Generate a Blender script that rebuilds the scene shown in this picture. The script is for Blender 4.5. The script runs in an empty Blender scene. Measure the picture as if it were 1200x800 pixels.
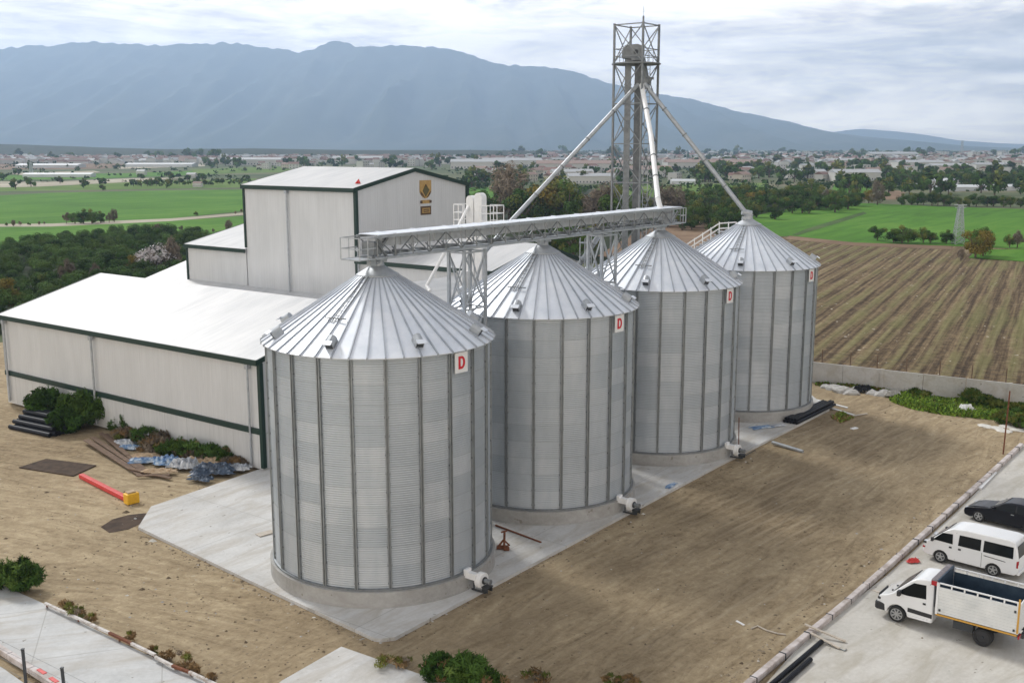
import bpy, bmesh, math, random
import numpy as np
from mathutils import Vector, Matrix
random.seed(7); rng = np.random.default_rng(11)
sc = bpy.context.scene
COL = sc.collection
R = math.radians
PI = math.pi

# ------------------------------------------------------------------ camera
CAMZ, PITCH, FPX = 20.22, 0.1835, 1232.4
cam = bpy.data.cameras.new('camera'); cam.sensor_width = 36; cam.lens = FPX/1200*36
cam.clip_start = 0.5; cam.clip_end = 40000
camo = bpy.data.objects.new('camera', cam); COL.objects.link(camo)
camo.location = (0, 0, CAMZ); camo.rotation_euler = (PI/2-PITCH, 0, 0)
sc.camera = camo

# ------------------------------------------------------------------ world, sun, exposure
SUN_EL, SUN_AZ = R(42), R(-38)           # azimuth from +Y towards +X (negative: to the left)
w = bpy.data.worlds.new('World'); sc.world = w; w.use_nodes = True
nt = w.node_tree; nt.nodes.clear()
def N(t, ty, **kw):
    n = t.nodes.new(ty)
    for k, v in kw.items(): setattr(n, k, v)
    return n
out = N(nt, 'ShaderNodeOutputWorld'); bg = N(nt, 'ShaderNodeBackground'); bg.inputs[1].default_value = 0.15
sky = N(nt, 'ShaderNodeTexSky'); sky.sky_type = 'NISHITA'; sky.sun_disc = False
sky.sun_elevation = SUN_EL; sky.sun_rotation = SUN_AZ; sky.dust_density = 3
tc = N(nt, 'ShaderNodeTexCoord')
def wmap(sx, sy, sz, loc=(0, 0, 0)):
    m = N(nt, 'ShaderNodeMapping'); m.inputs['Scale'].default_value = (sx, sy, sz); m.inputs['Location'].default_value = loc
    nt.links.new(tc.outputs['Generated'], m.inputs[0]); return m
def wnoise(m, scale, det, rough, dist=0):
    n = N(nt, 'ShaderNodeTexNoise'); n.inputs['Scale'].default_value = scale; n.inputs['Detail'].default_value = det
    n.inputs['Roughness'].default_value = rough; n.inputs['Distortion'].default_value = dist
    nt.links.new(m.outputs[0], n.inputs[0]); return n
def ramp(t, src, stops, interp='LINEAR'):
    r = N(t, 'ShaderNodeValToRGB'); r.color_ramp.interpolation = interp
    e = r.color_ramp.elements
    while len(e) < len(stops): e.new(0.5)
    for k, (p, c) in enumerate(stops):
        e[k].position = p; e[k].color = (*c, 1) if len(c) == 3 else c
    t.links.new(src, r.inputs[0]); return r
def mixc(t, f, a, b, mode='MIX'):
    m = N(t, 'ShaderNodeMix', data_type='RGBA', blend_type=mode)
    for s, v in ((0, f), (6, a), (7, b)):
        if isinstance(v, (int, float)): m.inputs[s].default_value = v
        elif isinstance(v, tuple): m.inputs[s].default_value = (*v, 1) if len(v) == 3 else v
        else: t.links.new(v, m.inputs[s])
    return m.outputs[2]
def math_(t, op, a, b=None, c=None):
    m = N(t, 'ShaderNodeMath', operation=op)
    for k, v in enumerate((a, b, c)):
        if v is None: continue
        if isinstance(v, (int, float)): m.inputs[k].default_value = v
        else: t.links.new(v, m.inputs[k])
    return m.outputs[0]
# clouds: a high overcast whose sheets are long and thin towards the horizon
c1 = wnoise(wmap(1.7, 1.7, 13, (3.1, 0, 0.4)), 2.2, 10, 0.62, 0.5)
c2 = wnoise(wmap(5, 5, 26, (1.3, 2, 0)), 2.0, 8, 0.62, 0.6)
cm = math_(nt, 'ADD', math_(nt, 'MULTIPLY', c1.outputs[0], 0.62), math_(nt, 'MULTIPLY', c2.outputs[0], 0.38))
sepw = N(nt, 'ShaderNodeSeparateXYZ'); nt.links.new(tc.outputs['Generated'], sepw.inputs[0])
right = math_(nt, 'MULTIPLY', sepw.outputs[0], 0.10)
cm2 = math_(nt, 'SUBTRACT', cm, right)
cr = ramp(nt, cm2, [(0.33, (7.8, 6.9, 6.3)), (0.41, (11.6, 10.2, 9.1)), (0.47, (16.2, 14.4, 12.6)), (0.56, (22.0, 19.8, 17.2))])
cov = ramp(nt, cm2, [(0.30, (0.90,)*3), (0.42, (0.98,)*3)])
c3 = wnoise(wmap(6, 6, 24, (0.6, 4.2, 0.9)), 1.5, 8, 0.6, 0.4)
dkc = ramp(nt, c3.outputs[0], [(.55, (1, 1, 1)), (.66, (.70, .71, .73))])
crd = mixc(nt, 1.0, cr.outputs[0], dkc.outputs[0], 'MULTIPLY')
skyc = mixc(nt, cov.outputs[0], sky.outputs[0], crd)
zr = ramp(nt, sepw.outputs[2], [(.0, (1.0,)*3), (.13, (1.0,)*3), (.34, (.255, .272, .30))])
skyc = mixc(nt, 1.0, skyc, zr.outputs[0], 'MULTIPLY')
nt.links.new(skyc, bg.inputs[0]); nt.links.new(bg.outputs[0], out.inputs[0])
sl = bpy.data.lights.new('sun', 'SUN'); sl.energy = 2.9; sl.angle = R(10); sl.color = (1, 0.975, 0.93)
so = bpy.data.objects.new('sun', sl); COL.objects.link(so)
sd = Vector((math.sin(SUN_AZ)*math.cos(SUN_EL), math.cos(SUN_AZ)*math.cos(SUN_EL), math.sin(SUN_EL)))
so.rotation_euler = sd.to_track_quat('Z', 'Y').to_euler(); so.location = (0, 0, 100)
vs = sc.view_settings; vs.view_transform = 'Standard'; vs.look = 'None'; vs.gamma = 1; vs.exposure = 0.10
vs.use_curve_mapping = False
sc.render.engine = 'CYCLES'; sc.cycles.use_denoising = True
sc.cycles.max_bounces = 8; sc.cycles.diffuse_bounces = 3; sc.cycles.glossy_bounces = 3
sc.cycles.transparent_max_bounces = 8; sc.cycles.volume_bounces = 1

# ------------------------------------------------------------------ helpers
_cp, _sp = math.cos(PITCH), math.sin(PITCH)
def G(x, y, z=0.0):
    u = (x-600)/FPX; v = (y-400)/FPX
    t = (z-CAMZ)/(-_sp-v*_cp)
    return Vector((u*t, (_cp-v*_sp)*t, z))
def GY(x, y, Y):
    u = (x-600)/FPX; v = (y-400)/FPX
    t = Y/(_cp-v*_sp)
    return Vector((u*t, Y, CAMZ+(-_sp-v*_cp)*t))
O = Vector((-16.1, 64.6, 0)); A = Vector((.59, .8074, 0)).normalized(); B = Vector((-.8074, .59, 0)).normalized()
PHI = math.atan2(A.y, A.x)
def W(s, t, z=0.0): return O + A*s + B*t + Vector((0, 0, z))

def tag(o, label=None, cat=None, group=None, kind=None):
    if label: o['label'] = label
    if cat: o['category'] = cat
    if group: o['group'] = group
    if kind: o['kind'] = kind
    return o
def wloc(o):
    v = Vector((0, 0, 0))
    while o is not None: v = v + o.location; o = o.parent
    return v
def empty(name, loc, label, cat, group=None, rz=0):
    o = bpy.data.objects.new(name, None); COL.objects.link(o)
    o.location = loc; o.rotation_euler = (0, 0, rz); o.empty_display_size = 0.2
    return tag(o, label, cat, group)
def kids(o): return [c for c in list(bpy.data.objects) if c.parent == o]
def copy_tree(src, loc, rz=None, scale=None, label=None, cat=None, group=None, tree=None):
    tree = tree or tree_of(src)
    def rec(node, parent):
        o, ch = node
        c = o.copy(); COL.objects.link(c)
        if parent is not None: c.parent = parent
        for k in ch: rec(k, c)
        return c
    c = rec(tree, None)
    c.location = loc
    if rz is not None: c.rotation_euler = (0, 0, rz)
    if scale is not None: c.scale = scale if hasattr(scale, '__len__') else (scale,)*3
    tag(c, label, cat, group)
    return c
def tree_of(o): return (o, [tree_of(c) for c in kids(o)])

class MB:
    def __init__(s): s.v = []; s.f = []; s.m = []
    def add(s, vs, fs, mi=0):
        n = len(s.v); s.v += [tuple(v) for v in vs]
        s.f += [tuple(i+n for i in f) for f in fs]; s.m += [mi]*len(fs); return s
    def box(s, c, size, ax=None, ay=None, mi=0):
        ax = Vector(ax or (1, 0, 0)); ay = Vector(ay) if ay is not None else Vector((-ax.y, ax.x, 0))
        az = ax.cross(ay); c = Vector(c); hx, hy, hz = [k/2 for k in size]
        vs = [c+ax*(i*hx)+ay*(j*hy)+az*(k*hz) for k in (-1, 1) for j in (-1, 1) for i in (-1, 1)]
        return s.add(vs, [(0, 2, 3, 1), (4, 5, 7, 6), (0, 1, 5, 4), (2, 6, 7, 3), (0, 4, 6, 2), (1, 3, 7, 5)], mi)
    def bar(s, p, q, wd, ht=None, up=(0, 0, 1), mi=0):
        p = Vector(p); q = Vector(q); d = (q-p); L = d.length; d.normalize(); up = Vector(up)
        if abs(d.dot(up)) > .98: up = Vector((1, 0, 0))
        u2 = (d.cross(up)).cross(d).normalized()
        return s.box((p+q)/2, (L, wd, ht or wd), d, u2.cross(d), mi)
    def tube(s, p, q, r, n=10, r2=None, caps=True, mi=0):
        p = Vector(p); q = Vector(q); d = (q-p).normalized(); r2 = r if r2 is None else r2
        x = d.orthogonal().normalized(); y = d.cross(x)
        vs = []
        for c, rr in ((p, r), (q, r2)):
            for k in range(n):
                a_ = 2*PI*k/n; vs.append(c+x*(rr*math.cos(a_))+y*(rr*math.sin(a_)))
        fs = [(k, (k+1) % n, n+(k+1) % n, n+k) for k in range(n)]
        if caps: fs += [tuple(range(n-1, -1, -1)), tuple(range(n, 2*n))]
        return s.add(vs, fs, mi)
    def path(s, pts, r, n=8, mi=0):
        for p, q in zip(pts[:-1], pts[1:]): s.tube(p, q, r, n, mi=mi)
        return s
    def lathe(s, prof, n=48, c=(0, 0, 0), mi=0, a0=0, close=False):
        vs = []; c = Vector(c)
        for r, z in prof:
            for k in range(n):
                a_ = a0+2*PI*k/n; vs.append((c.x+r*math.cos(a_), c.y+r*math.sin(a_), c.z+z))
        fs = []
        for i in range(len(prof)-1):
            for k in range(n):
                fs.append((i*n+k, i*n+(k+1) % n, (i+1)*n+(k+1) % n, (i+1)*n+k))
        return s.add(vs, fs, mi)
    def prism(s, poly, h, mi=0):     # poly: list of 3-D points (any plane, ccw seen from the extrusion side), h vector
        h = Vector(h); n = len(poly); poly = [Vector(p) for p in poly]
        vs = [p for p in poly]+[p+h for p in poly]
        fs = [tuple(range(n-1, -1, -1)), tuple(range(n, 2*n))]+[(k, (k+1) % n, n+(k+1) % n, n+k) for k in range(n)]
        return s.add(vs, fs, mi)
    def build(s, name, mats, parent=None, smooth=False, origin=None, bevel=0, fix=True, local=False):
        me = bpy.data.meshes.new(name)
        base = Vector((0, 0, 0))
        if parent is not None: base = Vector((0, 0, 0)) if local else wloc(parent)
        elif origin is not None: base = Vector(origin)
        me.from_pydata([tuple(Vector(v)-base) for v in s.v], [], s.f)
        mats = mats if isinstance(mats, (list, tuple)) else [mats]
        for m in mats: me.materials.append(m)
        if len(mats) > 1: me.polygons.foreach_set('material_index', s.m)
        if fix:
            bm = bmesh.new(); bm.from_mesh(me); bmesh.ops.recalc_face_normals(bm, faces=bm.faces); bm.to_mesh(me); bm.free()
        if smooth: me.polygons.foreach_set('use_smooth', [True]*len(me.polygons))
        o = bpy.data.objects.new(name, me); COL.objects.link(o)
        if parent is not None: o.parent = parent
        elif origin is not None: o.location = base
        if bevel:
            b = o.modifiers.new('bevel', 'BEVEL'); b.width = bevel; b.segments = 2; b.limit_method = 'ANGLE'; b.angle_limit = R(30)
        if smooth:
            try:
                me.set_sharp_from_angle(angle=R(38))
            except Exception: pass
        return o

# ------------------------------------------------------------------ materials
MATS = {}
def mat(name, col, rough=0.6, metal=0.0, spec=0.5):
    m = bpy.data.materials.new(name); m.use_nodes = True
    b = m.node_tree.nodes['Principled BSDF']
    b.inputs['Base Color'].default_value = (*col, 1); b.inputs['Roughness'].default_value = rough
    b.inputs['Metallic'].default_value = metal; b.inputs['Specular IOR Level'].default_value = spec
    MATS[name] = m; return m
def nodes(m): return m.node_tree, m.node_tree.nodes['Principled BSDF']
def pos(t, rot=0.0, scale=(1, 1, 1), obj=False):
    if obj: g = N(t, 'ShaderNodeTexCoord').outputs['Object']
    else: g = N(t, 'ShaderNodeNewGeometry').outputs['Position']
    mp = N(t, 'ShaderNodeMapping', vector_type='TEXTURE' if rot else 'POINT')
    if rot:
        mp.inputs['Rotation'].default_value = (0, 0, rot)
        t.links.new(g, mp.inputs[0])
        m2 = N(t, 'ShaderNodeMapping'); m2.inputs['Scale'].default_value = scale
        t.links.new(mp.outputs[0], m2.inputs[0]); return m2.outputs[0]
    mp.inputs['Scale'].default_value = scale; t.links.new(g, mp.inputs[0]); return mp.outputs[0]
def noise(t, vec, scale, det=4, rough=.55, dist=0):
    n = N(t, 'ShaderNodeTexNoise'); n.inputs['Scale'].default_value = scale; n.inputs['Detail'].default_value = det
    n.inputs['Roughness'].default_value = rough; n.inputs['Distortion'].default_value = dist
    t.links.new(vec, n.inputs[0]); return n.outputs[0]
def bump(t, b, h, strength, dist):
    n = N(t, 'ShaderNodeBump'); n.inputs['Strength'].default_value = strength; n.inputs['Distance'].default_value = dist
    t.links.new(h, n.inputs['Height'])
    t.links.new(n.outputs[0], b.inputs['Normal']); return n
def mottled(name, stops, scale=3, rough=.7, metal=0, det=6, bs=0, bd=.02, scl=(1, 1, 1), rot=0.0, obj=False, nr=.6, spec=.4):
    m = mat(name, (.5, .5, .5), rough, metal, spec); t, b = nodes(m)
    v = pos(t, rot, scl, obj); n = noise(t, v, scale, det, nr)
    r = ramp(t, n, stops); t.links.new(r.outputs[0], b.inputs['Base Color'])
    if bs: bump(t, b, n, bs, bd)
    return m

# galvanised wall sheets with a slightly different tone per sheet
def silo_wall_mat():
    m = mat('galvanised_corrugated_sheet', (.6, .61, .62), .5, .5); t, b = nodes(m)
    co = N(t, 'ShaderNodeTexCoord').outputs['Object']; sp = N(t, 'ShaderNodeSeparateXYZ'); t.links.new(co, sp.inputs[0])
    ang = math_(t, 'ARCTAN2', sp.outputs[1], sp.outputs[0])
    k = math_(t, 'FLOOR', math_(t, 'MULTIPLY', math_(t, 'ADD', ang, 1.398+6.283), 22/(2*PI)*1.0))
    zz = math_(t, 'FLOOR', math_(t, 'MULTIPLY', sp.outputs[2], 1/0.92))
    cx = N(t, 'ShaderNodeCombineXYZ'); t.links.new(k, cx.inputs[0]); t.links.new(zz, cx.inputs[1])
    oi = N(t, 'ShaderNodeObjectInfo'); t.links.new(oi.outputs['Random'], cx.inputs[2])
    wn = N(t, 'ShaderNodeTexWhiteNoise', noise_dimensions='3D'); t.links.new(cx.outputs[0], wn.inputs[0])
    n = noise(t, pos(t, 0, (1, 1, .35), True), 1.3, 5, .6)
    f = math_(t, 'ADD', math_(t, 'MULTIPLY', wn.outputs[0], .30), math_(t, 'MULTIPLY', n, .70))
    r = ramp(t, f, [(.20, (.35, .39, .43)), (.5, (.43, .47, .505)), (.80, (.54, .57, .595))])
    # thin dark lap line where one ring of sheets meets the next
    fr = math_(t, 'FRACT', math_(t, 'MULTIPLY', sp.outputs[2], 1/0.92))
    ln = math_(t, 'LESS_THAN', fr, .035)
    t.links.new(mixc(t, math_(t, 'MULTIPLY', ln, .35), r.outputs[0], (.25, .27, .28)), b.inputs['Base Color'])
    rr = ramp(t, n, [(.3, (.42,)*3), (.7, (.58,)*3)]); t.links.new(rr.outputs[0], b.inputs['Roughness'])
    return m
M_WALL = silo_wall_mat()
M_RIB = mottled('galvanised_stiffener', [(.3, (.23, .25, .26)), (.7, (.33, .35, .355))], 2, .5, .6, obj=True)
M_ROOF = mottled('galvanised_roof_sheet', [(.25, (.63, .68, .75)), (.55, (.73, .77, .83)), (.8, (.82, .85, .89))], 1.1, .42, .3, obj=True, det=5)
M_SEAM = mottled('roof_seam_shadow_metal', [(.3, (.36, .39, .44)), (.7, (.46, .49, .53))], 1.5, .45, .5, obj=True)  # darker than the roof to paint in the shadow beside each seam
M_GALV = mottled('galvanised_steel', [(.3, (.33, .355, .38)), (.7, (.47, .495, .52))], 3, .5, .5, obj=True)
M_GALVD = mottled('weathered_backlit_galvanised_steel', [(.3, (.17, .185, .195)), (.7, (.27, .285, .295))], 3, .55, .5, obj=True)  # backlit darkness of the tower against the sky is put into this tone
M_GALVL = mottled('light_galvanised_steel', [(.3, (.42, .44, .46)), (.7, (.56, .58, .60))], 3, .5, .35, obj=True)
M_GALVE = mottled('dull_elevator_casing', [(.3, (.10, .11, .118)), (.7, (.17, .18, .185))], 3, .6, .3, obj=True)
M_DARK = mat('dark_steel', (.05, .055, .06), .5, .3)
M_WHITEM = mottled('white_painted_metal', [(.3, (.72, .73, .73)), (.7, (.82, .82, .82))], 3, .4, 0, obj=True)
M_RED = mat('red_paint', (.58, .008, .025), .5)
M_REDP = mottled('faded_red_paint', [(.3, (.50, .03, .03)), (.7, (.66, .07, .06))], 4, .5, obj=True)
M_YEL = mottled('yellow_paint', [(.3, (.70, .36, .02)), (.7, (.80, .48, .03))], 5, .5, obj=True)
M_GREEN = mat('dark_green_trim', (.004, .026, .018), .5)
M_RUST = mottled('rusty_iron', [(.3, (.09, .03, .018)), (.6, (.20, .075, .035)), (.8, (.10, .05, .035))], 6, .85, .1, obj=True)
M_BLACKP = mat('black_plastic_pipe', (.008, .009, .013), .5, 0, .2)
M_WOOD = mottled('weathered_timber', [(.3, (.38, .33, .27)), (.7, (.56, .51, .44))], 5, .8, obj=True, scl=(.4, 3, 3))
M_BWOOD = mottled('brown_board', [(.3, (.09, .055, .035)), (.7, (.20, .13, .085))], 3, .85, obj=True)
M_TARP = mottled('blue_plastic_sheet', [(.35, (.05, .13, .30)), (.5, (.18, .28, .42)), (.65, (.48, .53, .58))], 2.5, .4, obj=True)
M_TARPG = mottled('grey_plastic_sheet', [(.35, (.20, .22, .25)), (.5, (.40, .42, .45)), (.65, (.60, .62, .63))], 2.5, .45, obj=True)
M_TARPD = mottled('navy_plastic_sheet', [(.35, (.012, .02, .035)), (.55, (.05, .08, .13)), (.68, (.34, .38, .44))], 3.5, .4, obj=True)
M_CARD = mottled('tan_sheet', [(.3, (.34, .24, .15)), (.7, (.52, .40, .27))], 2, .8, obj=True)

def cladding(name, lo, hi, pitch=.25, depth=.02, seams=0):
    m = mat(name, lo, .5); t, b = nodes(m)
    p = pos(t, PHI, (1, 1, 1)); sp = N(t, 'ShaderNodeSeparateXYZ'); t.links.new(p, sp.inputs[0])
    u = math_(t, 'ADD', sp.outputs[0], sp.outputs[1])
    fr = math_(t, 'FRACT', math_(t, 'MULTIPLY', u, 1/pitch))
    tri = math_(t, 'ABSOLUTE', math_(t, 'SUBTRACT', fr, .5))
    h = N(t, 'ShaderNodeMapRange'); h.inputs[1].default_value = .30; h.inputs[2].default_value = .42; t.links.new(tri, h.inputs[0])
    n = noise(t, pos(t, PHI, (.5, .5, .16)), 1.0, 5, .6)
    n2 = noise(t, pos(t, PHI, (6, 6, .25)), 1.2, 3, .6)
    f = math_(t, 'ADD', math_(t, 'MULTIPLY', n, .6), math_(t, 'MULTIPLY', n2, .4))
    r = ramp(t, f, [(.35, lo), (.62, hi)])
    pan = math_(t, 'FLOOR', math_(t, 'MULTIPLY', u, 1.0))
    wn = N(t, 'ShaderNodeTexWhiteNoise', noise_dimensions='1D'); t.links.new(pan, wn.inputs['W'])
    c = mixc(t, math_(t, 'MULTIPLY', wn.outputs[0], .06), r.outputs[0], (.45, .45, .44))
    if seams:
        f2 = math_(t, 'FRACT', math_(t, 'MULTIPLY', u, 1/seams)); l2 = math_(t, 'LESS_THAN', f2, .012)
        c = mixc(t, math_(t, 'MULTIPLY', l2, .5), c, (.15, .15, .15))
    t.links.new(c, b.inputs['Base Color'])
    bump(t, b, h.outputs[0], .6, depth); return m
M_CLAD = cladding('cream_profiled_wall_sheet', (.53, .54, .545), (.62, .63, .635))
M_BASEP = cladding('grey_concrete_wall_panel', (.47, .475, .475), (.58, .585, .58), 1.2, .004, 2.4)
def roof_sheet():
    m = mat('white_roof_sheet', (.8, .8, .8), .45); t, b = nodes(m)
    p = pos(t, PHI); sp = N(t, 'ShaderNodeSeparateXYZ'); t.links.new(p, sp.inputs[0])
    fr = math_(t, 'FRACT', math_(t, 'MULTIPLY', sp.outputs[1], 1/.5))
    tri = math_(t, 'ABSOLUTE', math_(t, 'SUBTRACT', fr, .5))
    h = N(t, 'ShaderNodeMapRange'); h.inputs[1].default_value = .38; h.inputs[2].default_value = .46; t.links.new(tri, h.inputs[0])
    n = noise(t, pos(t, PHI, (.16, .5, .2)), 1.0, 7, .62); n2 = noise(t, pos(t, PHI, (.08, 2.4, 1)), 1.0, 4, .6)
    f = math_(t, 'ADD', math_(t, 'MULTIPLY', n, .6), math_(t, 'MULTIPLY', n2, .4))
    r = ramp(t, f, [(.36, (.42, .43, .44)), (.50, (.51, .515, .52)), (.62, (.57, .57, .57))])
    t.links.new(r.outputs[0], b.inputs['Base Color']); bump(t, b, h.outputs[0], .35, .02); return m
M_WROOF = roof_sheet()

def concrete(name, lo, mid, hi, joint=0, rot=PHI, grime=.4, bleed=(.36, .32, .26)):
    m = mat(name, mid, .8); t, b = nodes(m)
    p = pos(t, rot); n = noise(t, p, .35, 8, .62, .4); n2 = noise(t, p, 6, 5, .6); n3 = noise(t, pos(t, rot, (.25, 1, 1)), 1.1, 6, .65, .6)
    f = math_(t, 'ADD', math_(t, 'MULTIPLY', n, .65), math_(t, 'MULTIPLY', n2, .35))
    r = ramp(t, f, [(.36, lo), (.5, mid), (.64, hi)])
    g = ramp(t, n3, [(.46, (0, 0, 0)), (.66, (grime*1.4,)*3)])
    c = mixc(t, g.outputs[0], r.outputs[0], bleed)
    sp = N(t, 'ShaderNodeSeparateXYZ'); t.links.new(p, sp.inputs[0])
    if joint:
        for k in (0, 1):
            fj = math_(t, 'FRACT', math_(t, 'ADD', math_(t, 'MULTIPLY', sp.outputs[k], 1/joint), .37))
            c = mixc(t, math_(t, 'MULTIPLY', math_(t, 'LESS_THAN', fj, .05/joint), .5), c, (.26, .25, .23))
    spk = ramp(t, noise(t, p, 2.6, 2, .5), [(.715, (0, 0, 0)), (.73, (.75,)*3)])
    c = mixc(t, spk.outputs[0], c, (.20, .18, .15))
    t.links.new(c, b.inputs['Base Color']); bump(t, b, n2, .25, .01); return m
M_PAD = concrete('pale_concrete', (.43, .425, .41), (.52, .515, .50), (.59, .585, .57), 6.5)
M_YARD = concrete('warm_grey_concrete', (.42, .405, .365), (.50, .48, .44), (.56, .545, .50), 0, .8, .5, (.36, .33, .27))
M_SLAB = concrete('blue_grey_concrete', (.42, .425, .42), (.50, .505, .50), (.56, .565, .56), 5, .3)
M_RING = concrete('foundation_concrete', (.29, .285, .27), (.36, .355, .34), (.42, .415, .40), 0, 0, .5, (.27, .26, .24))
M_BWALL = concrete('boundary_wall_concrete', (.40, .39, .37), (.48, .47, .45), (.54, .53, .51), 0, .4, .35)
M_KERB = mottled('pinkish_grey_concrete_kerb', [(.35, (.36, .31, .28)), (.5, (.52, .47, .45)), (.68, (.62, .58, .57))], 1.5, .8, det=8)

def dirt():
    m = mat('dry_tracked_soil', (.3, .25, .17), .95, 0, .2); t, b = nodes(m)
    p = pos(t, PHI)
    big = noise(t, p, .055, 6, .6, .8)
    ta = noise(t, pos(t, PHI-.05, (.22, 1.1, 1)), .9, 9, .66, 2.2)       # tracks along the silo row
    tb = noise(t, pos(t, PHI+.25, (1.1, .22, 1)), .9, 9, .66, 2.2)      # tracks across it
    sp = N(t, 'ShaderNodeSeparateXYZ'); t.links.new(p, sp.inputs[0])
    # O in rotated frame
    o_s = O.dot(A); o_t = O.dot(B)
    side = N(t, 'ShaderNodeMapRange'); side.interpolation_type = 'SMOOTHSTEP'
    side.inputs[1].default_value = o_t-25; side.inputs[2].default_value = o_t-13; t.links.new(sp.outputs[1], side.inputs[0])
    tr = N(t, 'ShaderNodeMix', data_type='FLOAT'); t.links.new(side.outputs[0], tr.inputs[0]); t.links.new(ta, tr.inputs[2]); t.links.new(tb, tr.inputs[3])
    fine = noise(t, p, 2.6, 12, .80, .5); clod = noise(t, p, 11, 5, .75)
    f = math_(t, 'ADD', math_(t, 'ADD', math_(t, 'MULTIPLY', tr.outputs[0], .36), math_(t, 'MULTIPLY', fine, .40)), math_(t, 'MULTIPLY', big, .24))
    r = ramp(t, f, [(.38, (.185, .135, .080)), (.45, (.295, .226, .138)), (.52, (.395, .310, .196)), (.60, (.52, .42, .275))])
    # soft silo shadow painted into the soil right of the pad edge
    silo_shade = N(t, 'ShaderNodeMapRange'); silo_shade.interpolation_type = 'SMOOTHSTEP'
    silo_shade.inputs[1].default_value = o_t-38; silo_shade.inputs[2].default_value = o_t-25; t.links.new(sp.outputs[1], silo_shade.inputs[0])
    dn = noise(t, pos(t, PHI, (.3, 1, 1)), .25, 5, .6)
    dd = math_(t, 'MULTIPLY', math_(t, 'MULTIPLY', silo_shade.outputs[0], math_(t, 'SUBTRACT', 1, side.outputs[0])), ramp(t, dn, [(.40, (0,)*3), (.66, (.62,)*3)]).outputs[0])
    c = mixc(t, dd, r.outputs[0], (.165, .122, .075), 'MIX')
    sp2 = ramp(t, noise(t, p, 3.3, 2, .5), [(.73, (0, 0, 0)), (.75, (.6,)*3)])
    c = mixc(t, sp2.outputs[0], c, (.48, .44, .36))
    t.links.new(c, b.inputs['Base Color'])
    wvn = N(t, 'ShaderNodeTexWave', wave_type='BANDS', bands_direction='Y'); wvn.inputs['Scale'].default_value = .42; wvn.inputs['Distortion'].default_value = 7; wvn.inputs['Detail'].default_value = 3; wvn.inputs['Detail Scale'].default_value = .35
    t.links.new(pos(t, PHI-.12, (.35, 1, 1)), wvn.inputs[0])
    rut = ramp(t, wvn.outputs[1], [(.78, (0, 0, 0)), (.93, (1, 1, 1))]); msk = ramp(t, noise(t, p, .16, 4, .6), [(.47, (0, 0, 0)), (.60, (1, 1, 1))])
    rm = math_(t, 'MULTIPLY', math_(t, 'MULTIPLY', rut.outputs[0], msk.outputs[0]), math_(t, 'SUBTRACT', 1, side.outputs[0]))
    c = mixc(t, math_(t, 'MULTIPLY', rm, .28), c, (.50, .42, .30))
    dk = ramp(t, noise(t, p, 5.5, 6, .8), [(.33, (.55,)*3), (.40, (0, 0, 0))])
    c = mixc(t, dk.outputs[0], c, (.10, .075, .048))
    t.links.new(c, b.inputs['Base Color'])
    h = math_(t, 'ADD', math_(t, 'MULTIPLY', tr.outputs[0], 1.4), math_(t, 'ADD', math_(t, 'MULTIPLY', fine, .7), math_(t, 'MULTIPLY', clod, .25)))
    bump(t, b, h, .9, .14); return m
M_DIRT = dirt()
M_EARTH = mottled('dark_brown_earth', [(.35, (.035, .022, .015)), (.6, (.075, .048, .03))], 2, .95, det=8, bs=.5, bd=.05)

def field(name, stops, rot, pitch, amt=.5, rough=.95, big=.02, bstr=.3):
    m = mat(name, stops[0][1], rough, 0, .15); t, b = nodes(m)
    n = noise(t, pos(t, rot, (.12, 1, 1)), 1/pitch, 5, .6, .3); g = noise(t, pos(t, rot), big, 6, .6, .5); fi = noise(t, pos(t, rot), .9, 7, .7)
    f = math_(t, 'ADD', math_(t, 'MULTIPLY', n, amt), math_(t, 'ADD', math_(t, 'MULTIPLY', g, (1-amt)*.7), math_(t, 'MULTIPLY', fi, (1-amt)*.3)))
    r = ramp(t, f, stops); t.links.new(r.outputs[0], b.inputs['Base Color']); bump(t, b, fi, bstr, .3); return m
M_CROP = field('young_green_crop', [(.38, (.045, .125, .010)), (.5, (.070, .185, .014)), (.62, (.115, .235, .028))], .95, 3, .35)
M_CROP2 = field('yellow_green_crop', [(.38, (.07, .13, .02)), (.5, (.105, .18, .03)), (.62, (.17, .22, .06))], 1.5, 5, .3)
M_FALLOW = field('brown_fallow_soil', [(.38, (.13, .085, .055)), (.5, (.21, .14, .09)), (.62, (.29, .21, .14))], .2, 5, .3)
M_PALE = field('pale_dry_field', [(.38, (.28, .25, .19)), (.5, (.40, .36, .28)), (.62, (.50, .46, .37))], .1, 6, .3)
M_PLAIN = field('plain_patchwork', [(.36, (.05, .065, .03)), (.46, (.075, .105, .045)), (.54, (.12, .13, .07)), (.64, (.21, .18, .12))], .1, 40, .45, big=.006)
M_GRASS = field('rough_grass', [(.36, (.035, .06, .02)), (.5, (.06, .11, .028)), (.64, (.12, .15, .055))], .4, 1.2, .3)
M_OLIVE = field('shaded_orchard_floor', [(.36, (.012, .018, .008)), (.5, (.022, .032, .012)), (.64, (.05, .06, .025))], .4, 4, .3)  # shade between the crowns is put into this dark floor colour
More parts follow.
